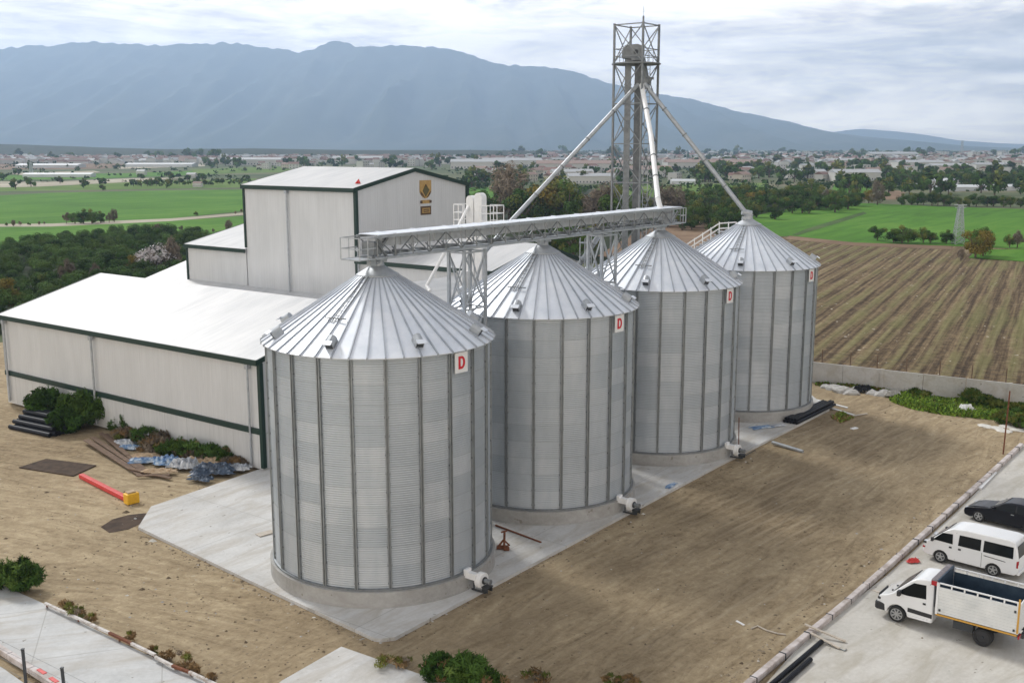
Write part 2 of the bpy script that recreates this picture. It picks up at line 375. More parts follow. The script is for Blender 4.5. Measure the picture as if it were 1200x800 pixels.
def plough():
    m = mat('stubble_rows', (.2, .15, .1), .95, 0, .15); t, b = nodes(m)
    rot = math.atan2(.888, .46)
    p = pos(t, rot); wob = noise(t, pos(t, rot, (.06, .25, 1)), 1, 3, .5)
    sp = N(t, 'ShaderNodeSeparateXYZ'); t.links.new(p, sp.inputs[0])
    u = math_(t, 'ADD', sp.outputs[1], math_(t, 'MULTIPLY', wob, .9))
    wv = math_(t, 'SINE', math_(t, 'MULTIPLY', u, 2*PI/2.6)); w2 = math_(t, 'SINE', math_(t, 'MULTIPLY', u, 2*PI/0.9))
    n = noise(t, pos(t, rot, (.05, 2.4, 1)), 1.0, 8, .70); fi = noise(t, p, 1.5, 9, .75); big = noise(t, p, .04, 4, .6, .6)
    f = math_(t, 'ADD', math_(t, 'ADD', math_(t, 'MULTIPLY', wv, .035), math_(t, 'MULTIPLY', w2, .025)), math_(t, 'ADD', math_(t, 'MULTIPLY', n, .52), math_(t, 'MULTIPLY', fi, .48)))
    r = ramp(t, f, [(.38, (.045, .030, .018)), (.46, (.11, .076, .042)), (.54, (.195, .142, .08)), (.64, (.33, .26, .155))])
    gr = ramp(t, math_(t, 'ADD', math_(t, 'MULTIPLY', wv, .08), math_(t, 'ADD', math_(t, 'MULTIPLY', big, .6), math_(t, 'MULTIPLY', n, .4))), [(.50, (0,)*3), (.64, (.55,)*3)])
    c = mixc(t, gr.outputs[0], r.outputs[0], (.14, .15, .05))
    s3 = ramp(t, noise(t, p, 1.1, 2, .5), [(.735, (0, 0, 0)), (.745, (.9,)*3)])
    c = mixc(t, s3.outputs[0], c, (.62, .58, .5))
    t.links.new(c, b.inputs['Base Color']); bump(t, b, math_(t, 'ADD', wv, math_(t, 'MULTIPLY', fi, 1.5)), .7, .16); return m
M_PLOUGH = plough()
M_MOUNT = field('wooded_mountain_side', [(.36, (.025, .04, .03)), (.5, (.045, .06, .042)), (.64, (.10, .105, .085))], 1.0, 300, .4, big=.0016)

def leafm(name, lo, hi, sat=.3):
    m = mat(name, lo, .85, 0, .08); t, b = nodes(m)
    n = noise(t, pos(t, 0, (1, 1, 1)), .9, 3, .6)
    oi = N(t, 'ShaderNodeObjectInfo')
    f = math_(t, 'ADD', math_(t, 'MULTIPLY', n, .55), math_(t, 'MULTIPLY', oi.outputs['Random'], .45))
    r = ramp(t, f, [(.3, lo), (.72, hi)]); t.links.new(r.outputs[0], b.inputs['Base Color'])
    return m
L_DARK = leafm('dark_evergreen_leaf', (.018, .040, .007), (.075, .125, .020))
L_MID = leafm('mid_green_leaf', (.045, .095, .018), (.09, .16, .035))
L_OLIVE = leafm('olive_leaf', (.085, .11, .022), (.18, .19, .045))
L_GOLD = leafm('autumn_gold_leaf', (.14, .11, .02), (.25, .19, .04))
L_BROWN = leafm('bare_brown_twig', (.14, .115, .085), (.27, .22, .165))
L_PINK = leafm('pale_blossom', (.45, .42, .42), (.62, .58, .58))
L_DRY = leafm('dry_weed', (.16, .10, .045), (.30, .20, .10))
L_SPRIG = leafm('bright_sprig_leaf', (.09, .15, .03), (.16, .23, .06))
M_BARK = mottled('bark', [(.3, (.07, .05, .035)), (.7, (.15, .11, .08))], 4, .9, obj=True)

def leaf_mesh(name, seed, dims, nclump, nleaf, size, mats, weights, flat=.35, aspect=1.0, base=.12, fill=.25, up=0.0, csize=.38):
    """a crown: many leaf faces spread over and through uneven clumps; origin at the crown's foot"""
    r = np.random.default_rng(seed)
    rx, ry, rz = dims
    u = r.normal(size=(nclump, 3)); u /= np.linalg.norm(u, axis=1)[:, None]
    rad = r.uniform(.35, .80, nclump)**.8
    cc = u*rad[:, None]; cr = r.uniform(.55, 1.1, nclump)*csize
    cm_ = r.choice(len(mats), nclump, p=weights)
    V = []; F = []; MI = []
    k = r.integers(0, nclump, nleaf)
    d = r.normal(size=(nleaf, 3)); d /= np.linalg.norm(d, axis=1)[:, None]
    rr = cr[k]*np.where(r.random(nleaf) < fill, r.random(nleaf), r.uniform(.82, 1.15, nleaf))
    P = (cc[k]+d*rr[:, None])*np.array([rx, ry, rz*.5]); P[:, 2] += rz*.5+base
    P[:, 2] = np.maximum(P[:, 2], .05)
    nrm = d*1.3+r.normal(size=(nleaf, 3))*.45; nrm[:, 2] += flat; nrm /= np.linalg.norm(nrm, axis=1)[:, None]
    t1 = np.cross(nrm, r.normal(size=(nleaf, 3)))
    if up: t1 = t1/np.linalg.norm(t1, axis=1)[:, None]+np.array([0, 0, up])
    t1 /= np.linalg.norm(t1, axis=1)[:, None]
    t2 = np.cross(nrm, t1); t2 /= np.linalg.norm(t2, axis=1)[:, None]
    s = size*r.uniform(.6, 1.35, nleaf)
    a_ = t1*(s*aspect)[:, None]; b_ = t2*s[:, None]/max(aspect, 1)**.5
    Q = np.stack([P-a_*.5, P+b_*.35+a_*.05, P+a_*.55, P-b_*.35+a_*.05], 1).reshape(-1, 3)
    me = bpy.data.meshes.new(name); n = nleaf
    me.vertices.add(4*n); me.vertices.foreach_set('co', Q.astype(np.float32).ravel())
    me.loops.add(4*n); me.loops.foreach_set('vertex_index', np.arange(4*n, dtype=np.int32))
    me.polygons.add(n); me.polygons.foreach_set('loop_start', np.arange(n, dtype=np.int32)*4)
    me.polygons.foreach_set('loop_total', np.full(n, 4, np.int32))
    for m in mats: me.materials.append(m)
    me.polygons.foreach_set('material_index', cm_[k].astype(np.int32))
    me.update(calc_edges=True)
    return me
def mesh_obj(name, me, parent=None, loc=(0, 0, 0)):
    o = bpy.data.objects.new(name, me); COL.objects.link(o); o.location = loc
    if parent is not None: o.parent = parent
    return o

# ================================================================== THE SETTING
def sheet(name, pts, z, m, kind='structure', thick=0.0, pix=True, parent=None, sub=False):
    P = [G(x, y, z) if pix else Vector((x, y, z)) for x, y in pts]
    mb = MB()
    if thick: mb.prism([p-Vector((0, 0, thick)) for p in P], (0, 0, thick))
    else: mb.add(P, [tuple(range(len(P)))])
    o = mb.build(name, m, origin=(P[0].x, P[0].y, 0)); tag(o, kind=kind)
    return o
mb = MB(); mb.add([(-12900, -300, -.40), (12900, -300, -.40), (12900, 12600, -.40), (-12900, 12600, -.40)], [(0, 1, 2, 3)])
tag(mb.build('ground', M_PLAIN), kind='structure')

# haze: even, pale air round everything, the sky outside it
mb = MB(); mb.box((0, 6150, 610), (26200, 13300, 1222.8))
hz = mb.build('haze', []); tag(hz, kind='stuff')
hm = bpy.data.materials.new('hazy_air'); hm.use_nodes = True; ht = hm.node_tree; ht.nodes.clear()
ho = N(ht, 'ShaderNodeOutputMaterial'); hv = N(ht, 'ShaderNodeVolumePrincipled')
hv.inputs['Color'].default_value = (.51, .685, .95, 1); hv.inputs['Density'].default_value = 1.55e-4; hv.inputs['Anisotropy'].default_value = .35
ht.links.new(hv.outputs[0], ho.inputs['Volume']); hz.data.materials.append(hm)

# mountains
def lerp_prof(pts, x):
    xs = [p[0] for p in pts]; ys = [p[1] for p in pts]
    return float(np.interp(x, xs, ys))
def mountain(name, prof, Yr, Yb, seed, nx, ny, jag):
    """ridge heights follow the real skyline's profile; spurs and gullies run down to the plain"""
    r = np.random.default_rng(seed)
    X = np.linspace((prof[0][0]-600)/FPX*Yr, (prof[-1][0]-600)/FPX*Yr, nx)
    ph = r.uniform(0, 6.28, 24); fr = r.uniform(1/1800, 1/160, 24); am = (1/fr)/1800
    V = []; F = []
    for i, x in enumerate(X):
        px = x/Yr*FPX+600; H = GY(px, lerp_prof(prof, px), Yr).z
        H = max(H, 2)
        nz = sum(a*math.sin(6.28*f*x*2+p) for a, f, p in zip(am, fr, ph))
        for j in range(ny):
            q = j/(ny-1)
            y = Yb+(Yr-Yb)*q
            spur = sum(a*math.sin(6.28*f*(x+q*500*math.sin(p))+p+q*3) for a, f, p in zip(am, fr, ph))
            h = H*(q**1.25)
            gul = abs(math.sin(x/210+2.2*math.sin(x/900)+q*1.7*math.sin(x/650)))+.5*abs(math.sin(x/83+q*2.5+1.3*math.sin(x/310)))
            h += H*(.05*spur-.09*gul+.05)*q*(1-q)*4*.9
            if j == ny-1: h = H*(1+jag*(.006*math.sin(x/41+2*math.sin(x/97))+.005*math.sin(x/19+math.sin(x/53))))
            else: h += H*.012*(math.sin(x/37+y/61+2*math.sin(x/140))+math.sin(x/71-y/90))*q
            if q > .5: h += H*.004*jag*nz*0
            V.append((x, y, max(h, -.5) if q > 0 else -.8))
        V.append((x, Yr+700, -.8))
    m = ny+1
    for i in range(nx-1):
        for j in range(ny): F.append((i*m+j, (i+1)*m+j, (i+1)*m+j+1, i*m+j+1))
    mb = MB(); mb.add(V, F); o = mb.build(name, M_MOUNT, smooth=True); tag(o, kind='structure')
    if name == 'foothill': o.data.materials[0] = M_OLIVE
    return o
rg = random.Random(3)
prof = [(-330, 84), (-200, 76), (0, 60), (30, 56), (60, 53), (78, 54), (100, 50.5), (130, 49), (165, 52), (200, 53.5), (240, 52), (275, 50), (310, 54), (340, 58), (358, 61.5), (370, 59), (380, 54.5), (392, 50), (404, 48.6), (412, 50.5), (422, 54.5), (450, 54.5), (480, 53.5), (505, 55), (530, 58), (555, 64), (575, 73), (590, 76), (620, 77.5), (650, 80.5), (672, 84), (690, 91), (710, 98), (735, 102), (760, 109), (785, 113), (800, 115), (830, 123), (860, 131), (890, 137), (915, 142), (945, 152), (975, 161), (1010, 168), (1050, 172)]
pf = []
for (x0, y0), (x1, y1) in zip(prof[:-1], prof[1:]):
    n = max(1, int((x1-x0)/7))
    for k in range(n): pf.append((x0+(x1-x0)*k/n, y0+(y1-y0)*k/n+rg.uniform(-.45, .45)))
pf.append(prof[-1])
M_HILL = M_OLIVE
mountain('mountain', pf, 9300, 5600, 4, 700, 34, 1)
mountain('distant_mountain', [(860, 171), (930, 163), (975, 154), (1000, 151), (1040, 154), (1075, 158), (1110, 164), (1160, 168), (1260, 171.5)], 11800, 10300, 9, 60, 8, 1)
mountain('foothill', [(-160, 171), (-60, 168), (0, 168.5), (60, 170.5), (130, 173), (200, 175), (300, 174), (420, 176), (560, 176), (640, 177.5), (760, 178.5)], 2300, 1450, 5, 160, 12, 1)

# fields of the plain (each sheet a few centimetres above the one below)
Z1, Z2, Z3 = -.36, -.32, -.28
def fld(name, pts, z, m): return sheet(name, pts, z, m)
fld('green_field', [(-60, 232), (60, 226), (200, 223), (330, 222), (330, 243), (288, 247), (200, 256), (140, 258.5), (60, 262), (-60, 263)], Z1, M_CROP)
fld('green_field', [(-60, 266), (60, 265.5), (140, 262), (200, 259), (300, 252), (300, 270), (230, 285), (-60, 300)], Z1, M_CROP)
fld('field_track', [(-60, 263), (60, 262), (140, 258.5), (200, 256), (330, 245.5), (330, 248), (200, 259), (140, 262), (60, 265.5), (-60, 266)], Z1, M_PALE)
fld('green_field', [(-20, 212), (120, 214), (300, 209), (310, 219), (200, 221), (20, 224), (-40, 226)], Z1, M_CROP2)
fld('green_field', [(-10, 205.5), (150, 203), (262, 199), (300, 202), (100, 210), (-10, 211)], Z1, M_CROP)
fld('pale_field', [(-20, 212.5), (60, 213), (150, 209), (220, 208), (150, 213.5), (40, 219), (-20, 220)], Z2, M_PALE)
fld('pale_field', [(10, 203), (110, 200), (118, 202), (30, 206)], Z2, M_PALE)
fld('pale_field', [(130, 194), (240, 192), (240, 195), (140, 198)], Z2, M_PALE)
fld('brown_field', [(0, 191), (170, 192), (120, 198), (-20, 199)], Z2, M_FALLOW)
fld('green_field', [(222, 198.5), (330, 195), (430, 196.5), (430, 200), (230, 204)], Z2, M_CROP2)
fld('green_field', [(545, 220), (600, 219), (600, 232), (545, 233)], Z1, M_CROP)
fld('green_field', [(880, 254), (905, 248), (950, 241), (1010, 238), (1100, 242), (1230, 246), (1230, 294), (1115, 288), (1000, 284), (925, 276), (880, 280), (840, 280)], Z1, M_CROP)
fld('field_track', [(928, 275), (945, 268), (985, 256), (1012, 248), (1016, 250), (990, 259), (950, 271), (934, 276)], Z2, M_GRASS)
fld('green_field', [(980, 212), (1020, 212), (1025, 224), (1000, 228), (975, 222)], Z1, M_CROP)
fld('green_field', [(1040, 216), (1110, 212), (1130, 215), (1060, 220)], Z1, M_CROP2)
fld('green_field', [(700, 218), (820, 216), (900, 214), (900, 226), (780, 232), (700, 226)], Z1, M_CROP2)
fld('brown_field', [(1005, 230), (1052, 223), (1062, 226), (1050, 234), (1010, 234)], Z2, M_FALLOW)
fld('pale_field', [(1046, 218), (1140, 213), (1136, 217), (1080, 221.5)], Z2, M_PALE)
fld('brown_field', [(780, 262), (850, 257), (880, 262), (905, 285), (760, 305), (700, 300), (740, 275)], Z1, M_FALLOW)
fld('orchard_ground', [(-90, 296), (230, 283), (300, 268), (330, 300), (330, 370), (-120, 400)], Z2, M_OLIVE)
fld('grove_ground', [(540, 300), (560, 228), (700, 222), (900, 228), (1000, 252), (860, 262), (780, 262), (720, 310)], -.38, M_OLIVE)
fld('ploughed_field', [(905, 276), (1000, 284), (1115, 288.5), (1300, 296), (1500, 520), (1300, 505), (1200, 490), (955, 460), (780, 440), (720, 330), (760, 300)], Z2, M_PLOUGH)
fld('brown_field', [(925, 276.3), (1000, 284), (1115, 288.3), (1115, 292.5), (1000, 288), (920, 280)], Z3, M_FALLOW)
fld('green_field', [(1135, 302), (1145, 292), (1230, 292), (1300, 310), (1240, 309)], Z3+.03, M_CROP)

# yard of trodden soil
def stw(pts, z): return [W(s, t, z) for s, t in pts]
mb = MB(); yard = stw([(-75, -60), (39.5, -60), (39.5, -17), (45, 10), (36, 60), (-75, 60)], .02)
DZ = -.16
P = [Vector((x, y, DZ)) for x, y in ((-90, 5), (70, 5))]+[G(1330, 497, DZ), G(1200, 474.5, DZ), G(955, 449, DZ), G(900, 444, DZ), W(38, 0, DZ), W(38, 50, DZ), W(-4, 62, DZ)]
mb.add(P, [tuple(range(len(P)))]); tag(mb.build('dirt_yard', M_DIRT, origin=(0, 40, 0)), kind='structure')
PADZ = DZ+.16
def slabp(name, pts, z, m, th): 
    P = [G(x, y, z) for x, y in pts]; mb = MB(); mb.prism([p-Vector((0, 0, th)) for p in P], (0, 0, th))
    return tag(mb.build(name, m, origin=(P[0].x, P[0].y, 0)), kind='structure')
# the pads are wanted in plan, edges straight
slabp('concrete_pad', [(162, 617), (300, 683), (438, 747), (446, 748), (463, 746), (716, 611), (845, 543), (972, 479), (950, 462), (860, 440), (600, 450), (440, 520), (302, 550), (177, 593)], PADZ, M_PAD, .30)
slabp('concrete_slab', [(400, 757), (440, 771), (520, 799), (640, 850), (300, 980), (160, 940), (330, 797)], DZ+.07, M_PAD, .2)
slabp('concrete_path', [(-60, 657), (0, 684), (52, 707), (150, 756), (250, 802), (420, 880), (250, 990), (70, 806), (0, 757), (-120, 700)], DZ+.08, M_SLAB, .2)
slabp('concrete_path_edge', [(-60, 790), (0, 780), (60, 822), (150, 890), (0, 960), (-200, 860)], DZ+.10, M_SLAB, .2)
slabp('vehicle_yard', [(1204, 517), (1120, 600), (1040, 673), (985, 716), (940, 752), (898, 800), (820, 900), (1100, 1300), (1700, 1100), (1500, 560), (1330, 517)], DZ+.06, M_YARD, .2)
DP = [G(x, y, DZ+.012) for x, y in ((118, 617), (132, 608), (150, 603), (168, 601), (176, 601), (168, 612), (150, 620), (128, 624))]
mb = MB(); mb.add(DP, [tuple(range(len(DP)))]); tag(mb.build('dark_pit_patch', M_EARTH, origin=DP[0]), kind='structure')  # pit drawn as a flat dark brown patch

# ================================================================== BUILDINGS
def gable_hall(root, s0, s1, t0, t1, ze, zr, sr=None, ov=.25, axis='t', zbase=0, trims=True, wallmat=None, frontpost=(), left=True, rightg=True):
    """hall in the A/B frame with its ridge along B (axis t)"""
    sr = (s0+s1)/2 if sr is None else sr
    wm = wallmat or M_CLAD
    mb = MB(); pr = [(s0, zbase), (s1, zbase), (s1, ze), (sr, zr), (s0, ze)]
    mb.prism([W(s, t0, z) for s, z in pr], W(0, t1-t0, 0)-W(0, 0, 0)); mb.build('wall', wm, root)
    mb = MB(); th = .14; k0 = (zr-ze)/(sr-s0); k1 = (zr-ze)/(s1-sr)
    pr = [(s0-ov, ze-ov*k0+.01), (sr, zr+.01), (s1+ov, ze-ov*k1+.01), (s1+ov, ze-ov*k1+th), (sr, zr+th), (s0-ov, ze-ov*k0+th)]
    mb.prism([W(s, t0-ov*.4, z) for s, z in pr], B*(t1-t0+ov*.8)); mb.build('roof', M_WROOF, root)
    if trims:
        mb = MB(); zt = ze-ov*k0
        mb.box(W(s0-ov-.04, (t0+t1)/2, zt-.05), (.10, t1-t0+ov*.8+.1, .34), A, B); mb.build('eave_trim', M_GREEN, root)
        for t, on in ((t0-ov*.4-.05, rightg), (t1+ov*.4+.05, left)):
            if not on: continue
            mb = MB(); mb.bar(W(s0-ov, t, zt+.0), W(sr, t, zr+.0), .1, .32); mb.bar(W(sr, t, zr), W(s1+ov, t, ze-ov*k1), .1, .32)
            mb.build('gable_trim', M_GREEN, root)
def corner_post(root, s, t, z0, z1, m=None, wd=.28, name='corner_trim'):
    mb = MB(); mb.box(W(s, t, (z0+z1)/2), (wd, wd, z1-z0), A, B); return mb.build(name, m or M_GREEN, root)
def downpipe(root, s, t, z0, z1, r=.09):
    mb = MB(); mb.tube(W(s, t, z0), W(s, t, z1), r, 8); mb.box(W(s, t, z1-.15), (.26, .3, .3), A, B); return mb.build('downpipe', M_GALV, root)

lw = empty('warehouse', W(9, 15, 0), 'long low cream warehouse with white roof and green band beside the nearest silo', 'warehouse')
gable_hall(lw, 0, 18, -.3, 30.2, 7.05, 9.4)
mb = MB(); mb.box(W(-.05, 14.95, 1.15), (.12, 30.42, 2.3), A, B); mb.build('wall_base', M_BASEP, lw)
mb = MB(); mb.box(W(-.09, 14.95, 2.45), (.16, 30.5, .36), A, B); mb.build('wall_band', M_GREEN, lw)
mb = MB(); mb.box(W(9, -.37, 1.15), (18.2, .12, 2.3), A, B); mb.build('wall_base', M_BASEP, lw)
corner_post(lw, -.02, -.42, .1, 6.9); corner_post(lw, .05, 30.3, 2.6, 6.9, M_GALV, .14)
for t in (29.6, 17.6): downpipe(lw, -.27, t, .2, 6.75)
downpipe(lw, -.22, .55, .2, 6.75, .07)

lw2 = empty('warehouse', W(27, 20, 0), 'second low white roof showing just behind the ridge of the long low warehouse', 'warehouse')
gable_hall(lw2, 18.05, 36, 0, 38.6, 7.05, 9.45, 27, trims=False)

hall = empty('processing_hall', W(27.3, 14.5, 0), 'tall cream hall with stepped green trimmed roofline and round badge on its gable', 'industrial hall')
gable_hall(hall, 20, 34.6, 10.6, 24.4, 16.75, 18.2)
mbs = MB()
# lower side wings
def wing(t0, t1, ze, zr, s1, lft, rgt):
    gable_hall(hall, 20.004, s1, t0, t1, ze, zr, 27.3 if s1 > 33 else 26.3, left=lft, rightg=rgt)
wing(24.55, 33, 11.0, 12.5, 34.5, True, False)
wing(-3.6, 10.45, 10.95, 12.45, 31.6, False, True)
corner_post(hall, 19.98, 10.55, 8, 16.6); corner_post(hall, 19.98, 24.45, 11.2, 16.7, wd=.2); corner_post(hall, 19.98, 33.05, 7, 10.9, wd=.2)
corner_post(hall, 34.6, 10.55, 8, 16.6, wd=.3); corner_post(hall, 19.98, -3.65, 2, 10.8, wd=.25); corner_post(hall, 31.6, -3.6, 2, 10.8, M_CLAD, .3)
downpipe(hall, 19.8, 18.7, 7.5, 16.5, .08); downpipe(hall, 19.75, 10.2, 8.0, 12, .07)
# badge on the gable facing the silos: a gold shield with a dark lozenge over two small plates
def gsign(pts, name, m, parent, off, th=.03):
    mb = MB(); mb.prism([W(s, 10.6-off, z) for s, z in pts], B*(-th)); return mb.build(name, m, parent)
M_GOLD = mottled('gold_sign_face', [(.3, (.36, .22, .07)), (.7, (.50, .33, .12))], 4, .5, obj=True)
M_SBR = mat('dark_brown_sign', (.09, .05, .025), .5)
M_SOL = mat('olive_sign_mark', (.10, .085, .03), .5)
def shield(cs, zt, w_, h_): return [(cs-w_/2, zt), (cs-w_/2, zt-h_*.66), (cs-w_*.25, zt-h_*.93), (cs, zt-h_), (cs+w_*.25, zt-h_*.93), (cs+w_/2, zt-h_*.66), (cs+w_/2, zt)]
CS = 28.75
sg = gsign(shield(CS, 17.25, 1.55, 1.6), 'badge', M_GOLD, hall, .02)
gsign([(CS-.40, 16.35), (CS, 15.80), (CS+.48, 16.40), (CS+.02, 16.93)], 'lozenge', M_SOL, sg, .055)
gsign([(CS-.68, 16.30), (CS-.64, 16.02), (CS-.10, 15.68), (CS-.42, 16.10)], 'leaf_mark', M_SBR, sg, .055)
gsign([(CS+.66, 16.30), (CS+.60, 16.02), (CS+.12, 15.68), (CS+.42, 16.05)], 'leaf_mark', M_SBR, sg, .055)
gsign([(CS-.14, 16.70), (CS+.16, 16.70), (CS+.02, 16.90)], 'tip_mark', M_SBR, sg, .09)
s2 = gsign([(CS-.62, 15.22), (CS-.62, 15.52), (CS+.66, 15.52), (CS+.66, 15.22)], 'name_strip', M_GOLD, hall, .02)
for k in (-.60, .64): gsign([(CS+k-.13, 15.25), (CS+k-.13, 15.48), (CS+k+.13, 15.48), (CS+k+.13, 15.25)], 'strip_end', M_SBR, s2, .055)
s3 = gsign([(CS-.68, 14.22), (CS-.68, 14.98), (CS+.72, 14.98), (CS+.72, 14.22)], 'plaque', M_SBR, hall, .02)
gsign([(CS-.50, 14.38), (CS-.50, 14.82), (CS+.54, 14.82), (CS+.54, 14.38)], 'plaque_panel', M_GOLD, s3, .055)
gsign([(CS-.36, 14.48), (CS-.36, 14.56), (CS+.40, 14.56), (CS+.40, 14.48)], 'plaque_line', M_SBR, s3, .09)
gsign([(CS-.36, 14.64), (CS-.36, 14.72), (CS+.40, 14.72), (CS+.40, 14.64)], 'plaque_line', M_SBR, s3, .09)
# annex whose ridge runs towards the hall
ax = empty('intake_annex', W(14, -.4, 0), 'low white roofed annex between the nearest silo roof and the tall hall', 'annex')
mb = MB(); pr = [(4.2, 0), (4.2, 8.85), (-.4, 10.35), (-5, 8.85), (-5, 0)]
mb.prism([W(10, t, z) for t, z in pr], A*9.9); mb.build('wall', M_CLAD, ax)
mb = MB(); pr = [(4.35, 8.82), (-.4, 10.37), (-5.15, 8.82), (-5.15, 8.95), (-.4, 10.5), (4.35, 8.95)]
mb.prism([W(9.8, t, z) for t, z in pr], A*10.15); mb.build('roof', M_WROOF, ax)
# red kite-like marker lying on the hall roof
mb = MB(); c = W(21.2, 11.5, 17.15)
mb.prism([c+A*-.15+B*.1, c+A*.15, c+A*.1+Vector((0, 0, .3))], B*.06); mb.prism([c+B*-.2, c+A*.2+B*-.2, c+A*.1+B*-.1+Vector((0, 0, .38))], B*.1)
tag(mb.build('roof_marker', M_REDP, origin=c), 'small red object lying on the white roof of the tall hall', 'marker')

# ================================================================== SILOS
RW, ZE = 5.26, 11.33
def make_silo():
    root = empty('grain_silo', (0, 0, 0), 'x', 'silo')
    L = dict(local=True)
    mb = MB(); mb.lathe([(5.50, -.02), (5.50, .74), (5.1, .77)], 96); mb.build('foundation_ring', M_RING, root, smooth=True, **L)
    mb = MB(); mb.lathe([(RW+.02, .75), (RW+.12, .76), (RW+.12, .84), (RW+.02, .86)], 88); mb.build('base_angle', M_GALVD, root, **L)
    # corrugated shell
    lam, amp = .104, .0085; z0, z1 = .78, ZE-PADZ
    nz = int((z1-z0)/lam*5); prof = [(RW+amp*math.sin(2*PI*(z0+(z1-z0)*i/nz)/lam), z0+(z1-z0)*i/nz) for i in range(nz+1)]
    mb = MB(); mb.lathe(prof, 88); mb.build('shell', M_WALL, root, smooth=True, fix=False, **L)
    # stiffeners
    sb = MB(); x = RW+.012
    for dy in (-.056, .056): sb.box((x+.045, dy, (z0+z1)/2), (.07, .045, z1-z0-.06))
    sb.box((x+.02, 0, (z0+z1)/2), (.028, .10, z1-z0-.05), mi=1)
    for k in range(12): sb.box((x+.02, 0, z0+.3+k*(z1-z0-.4)/12), (.07, .20, .07), mi=1)
    first = sb.build('stiffener', [M_RIB, M_GALVD], root, **L); first.rotation_euler.z = R(-80.1)
    for k in range(1, 22):
        c = first.copy(); COL.objects.link(c); c.parent = root; c.rotation_euler.z = R(-80.1+k*360/22)
    # roof: 44 panels, upright seams
    re, ze, rt, zt = 5.50, ZE-PADZ+.0, .80, 14.35-PADZ
    mb = MB(); n = 44; a0 = R(-80.1)
    for i in range(n):
        a1 = a0+2*PI*i/n; a2 = a0+2*PI*(i+1)/n
        for (r0, za), (r1, zb) in (((re, ze), (rt, zt)),):
            q = [Vector((r0*math.cos(a1), r0*math.sin(a1), za)), Vector((r0*math.cos(a2), r0*math.sin(a2), za)), Vector((r1*math.cos(a2), r1*math.sin(a2), zb)), Vector((r1*math.cos(a1), r1*math.sin(a1), zb))]
            mb.add(q+[p-Vector((0, 0, .04)) for p in q], [(0, 1, 2, 3), (7, 6, 5, 4), (0, 4, 5, 1)])
        ca, sa = math.cos(a1), math.sin(a1)
        mb.bar((re*1.004*ca, re*1.004*sa, ze+.02), (rt*ca, rt*sa, zt+.015), .055, .085, mi=1)
        mb.box(((re+.01)*ca, (re+.01)*sa, ze-.01), (.07, .07, .10), (ca, sa, 0), (-sa, ca, 0), mi=1)
    roof = mb.build('roof', [M_ROOF, M_SEAM], root, **L)
    mb = MB(); mb.lathe([(.97, zt-.10), (.99, zt-.03), (.32, zt+.36), (.30, zt+.62), (.34, zt+.64), (.34, zt+.70), (.0, zt+.70)], 40); mb.lathe([(.97, zt-.11), (1.02, zt-.10), (1.02, zt-.05), (.98, zt-.04)], 40); mb.build('roof_cap', M_GALV, root, smooth=True, **L)
    # vents: squat hoods standing on the roof near the eave
    slope = math.atan2(zt-ze, re-rt); v0 = None
    for k in range(8):
        a_ = R(-62.7+45*k)
        if v0 is None:
            vb = MB(); rr = 4.80; zz = ze+(re-rr)*math.tan(slope)
            d = Vector((math.cos(slope), 0, -math.sin(slope))); u = Vector((math.sin(slope), 0, math.cos(slope)))
            c = Vector((rr, 0, zz))
            prf = [(-.20, -.02), (.20, -.02), (.20, .24), (.14, .34), (.05, .39), (-.05, .39), (-.14, .34), (-.20, .24)]
            vb.prism([c-d*.22+Vector((0, y, 0))+u*h for y, h in prf], d*.50)
            v0 = vb.build('roof_vent', M_GALV, root, **L); v0.rotation_euler.z = a_
            lb = MB(); c2 = c+d*.283; lb.prism([c2+Vector((0, y*.8, 0))+u*(h*.82+.02) for y, h in prf], d*.008)
            for q in range(3): pass
            l0 = lb.build('vent_louvre', M_DARK, v0, **L)
            hb = MB(); hb.box(c+d*.34+u*.40, (.26, .44, .03), d, (0, 1, 0)); h0 = hb.build('vent_hood', M_ROOF, v0, **L)
        else:
            v = v0.copy(); COL.objects.link(v); v.parent = root; v.rotation_euler.z = a_
            for ch in (l0, h0):
                c_ = ch.copy(); COL.objects.link(c_); c_.parent = v
    # roof ladder with a crosspiece, lying on one panel
    a_ = R(-115); ca, sa = math.cos(a_), math.sin(a_); mb = MB()
    def rp(r, off=.06): return Vector((r*ca, r*sa, ze+(re-r)*math.tan(slope)+off))
    tn = Vector((-sa, ca, 0))
    for o_ in (-.13, .13): mb.bar(rp(1.0)+tn*o_, rp(3.7)+tn*o_, .03, .04)
    for k in range(10): mb.bar(rp(1.1+k*.28)-tn*.13, rp(1.1+k*.28)+tn*.13, .025)
    mb.bar(rp(3.55, .12)-tn*.55, rp(3.55, .12)+tn*.55, .05)
    mb.build('roof_ladder', M_GALVD, root, **L)
    # red D plate under the eave
    a_ = R(-40.6); er = Vector((math.cos(a_), math.sin(a_), 0)); et = Vector((-er.y, er.x, 0)); cz = ZE-PADZ-.56
    c = er*(RW+.10)+Vector((0, 0, cz))
    mb = MB(); mb.box(c, (.04, .80, .92), er, et); sg = mb.build('sign', M_WHITEM, root, **L)
    mb = MB(); outer = [(-.20, -.29)]; nb = 10
    for k in range(nb+1):
        q = -PI/2+PI*k/nb; outer.append((.0+.22*math.cos(q), .29*math.sin(q)))
    outer.append((-.20, .29))
    inner = [(-.07, -.18)]
    for k in range(nb+1):
        q = -PI/2+PI*k/nb; inner.append((-.0+.10*math.cos(q), .18*math.sin(q)))
    inner.append((-.07, .18)); n = len(outer)
    P3 = lambda p, d: c+er*(.022+d)+et*p[0]+Vector((0, 0, p[1]))
    V = [P3(p, .012) for p in outer]+[P3(p, .012) for p in inner]+[P3(p, 0) for p in outer]+[P3(p, 0) for p in inner]
    F = []
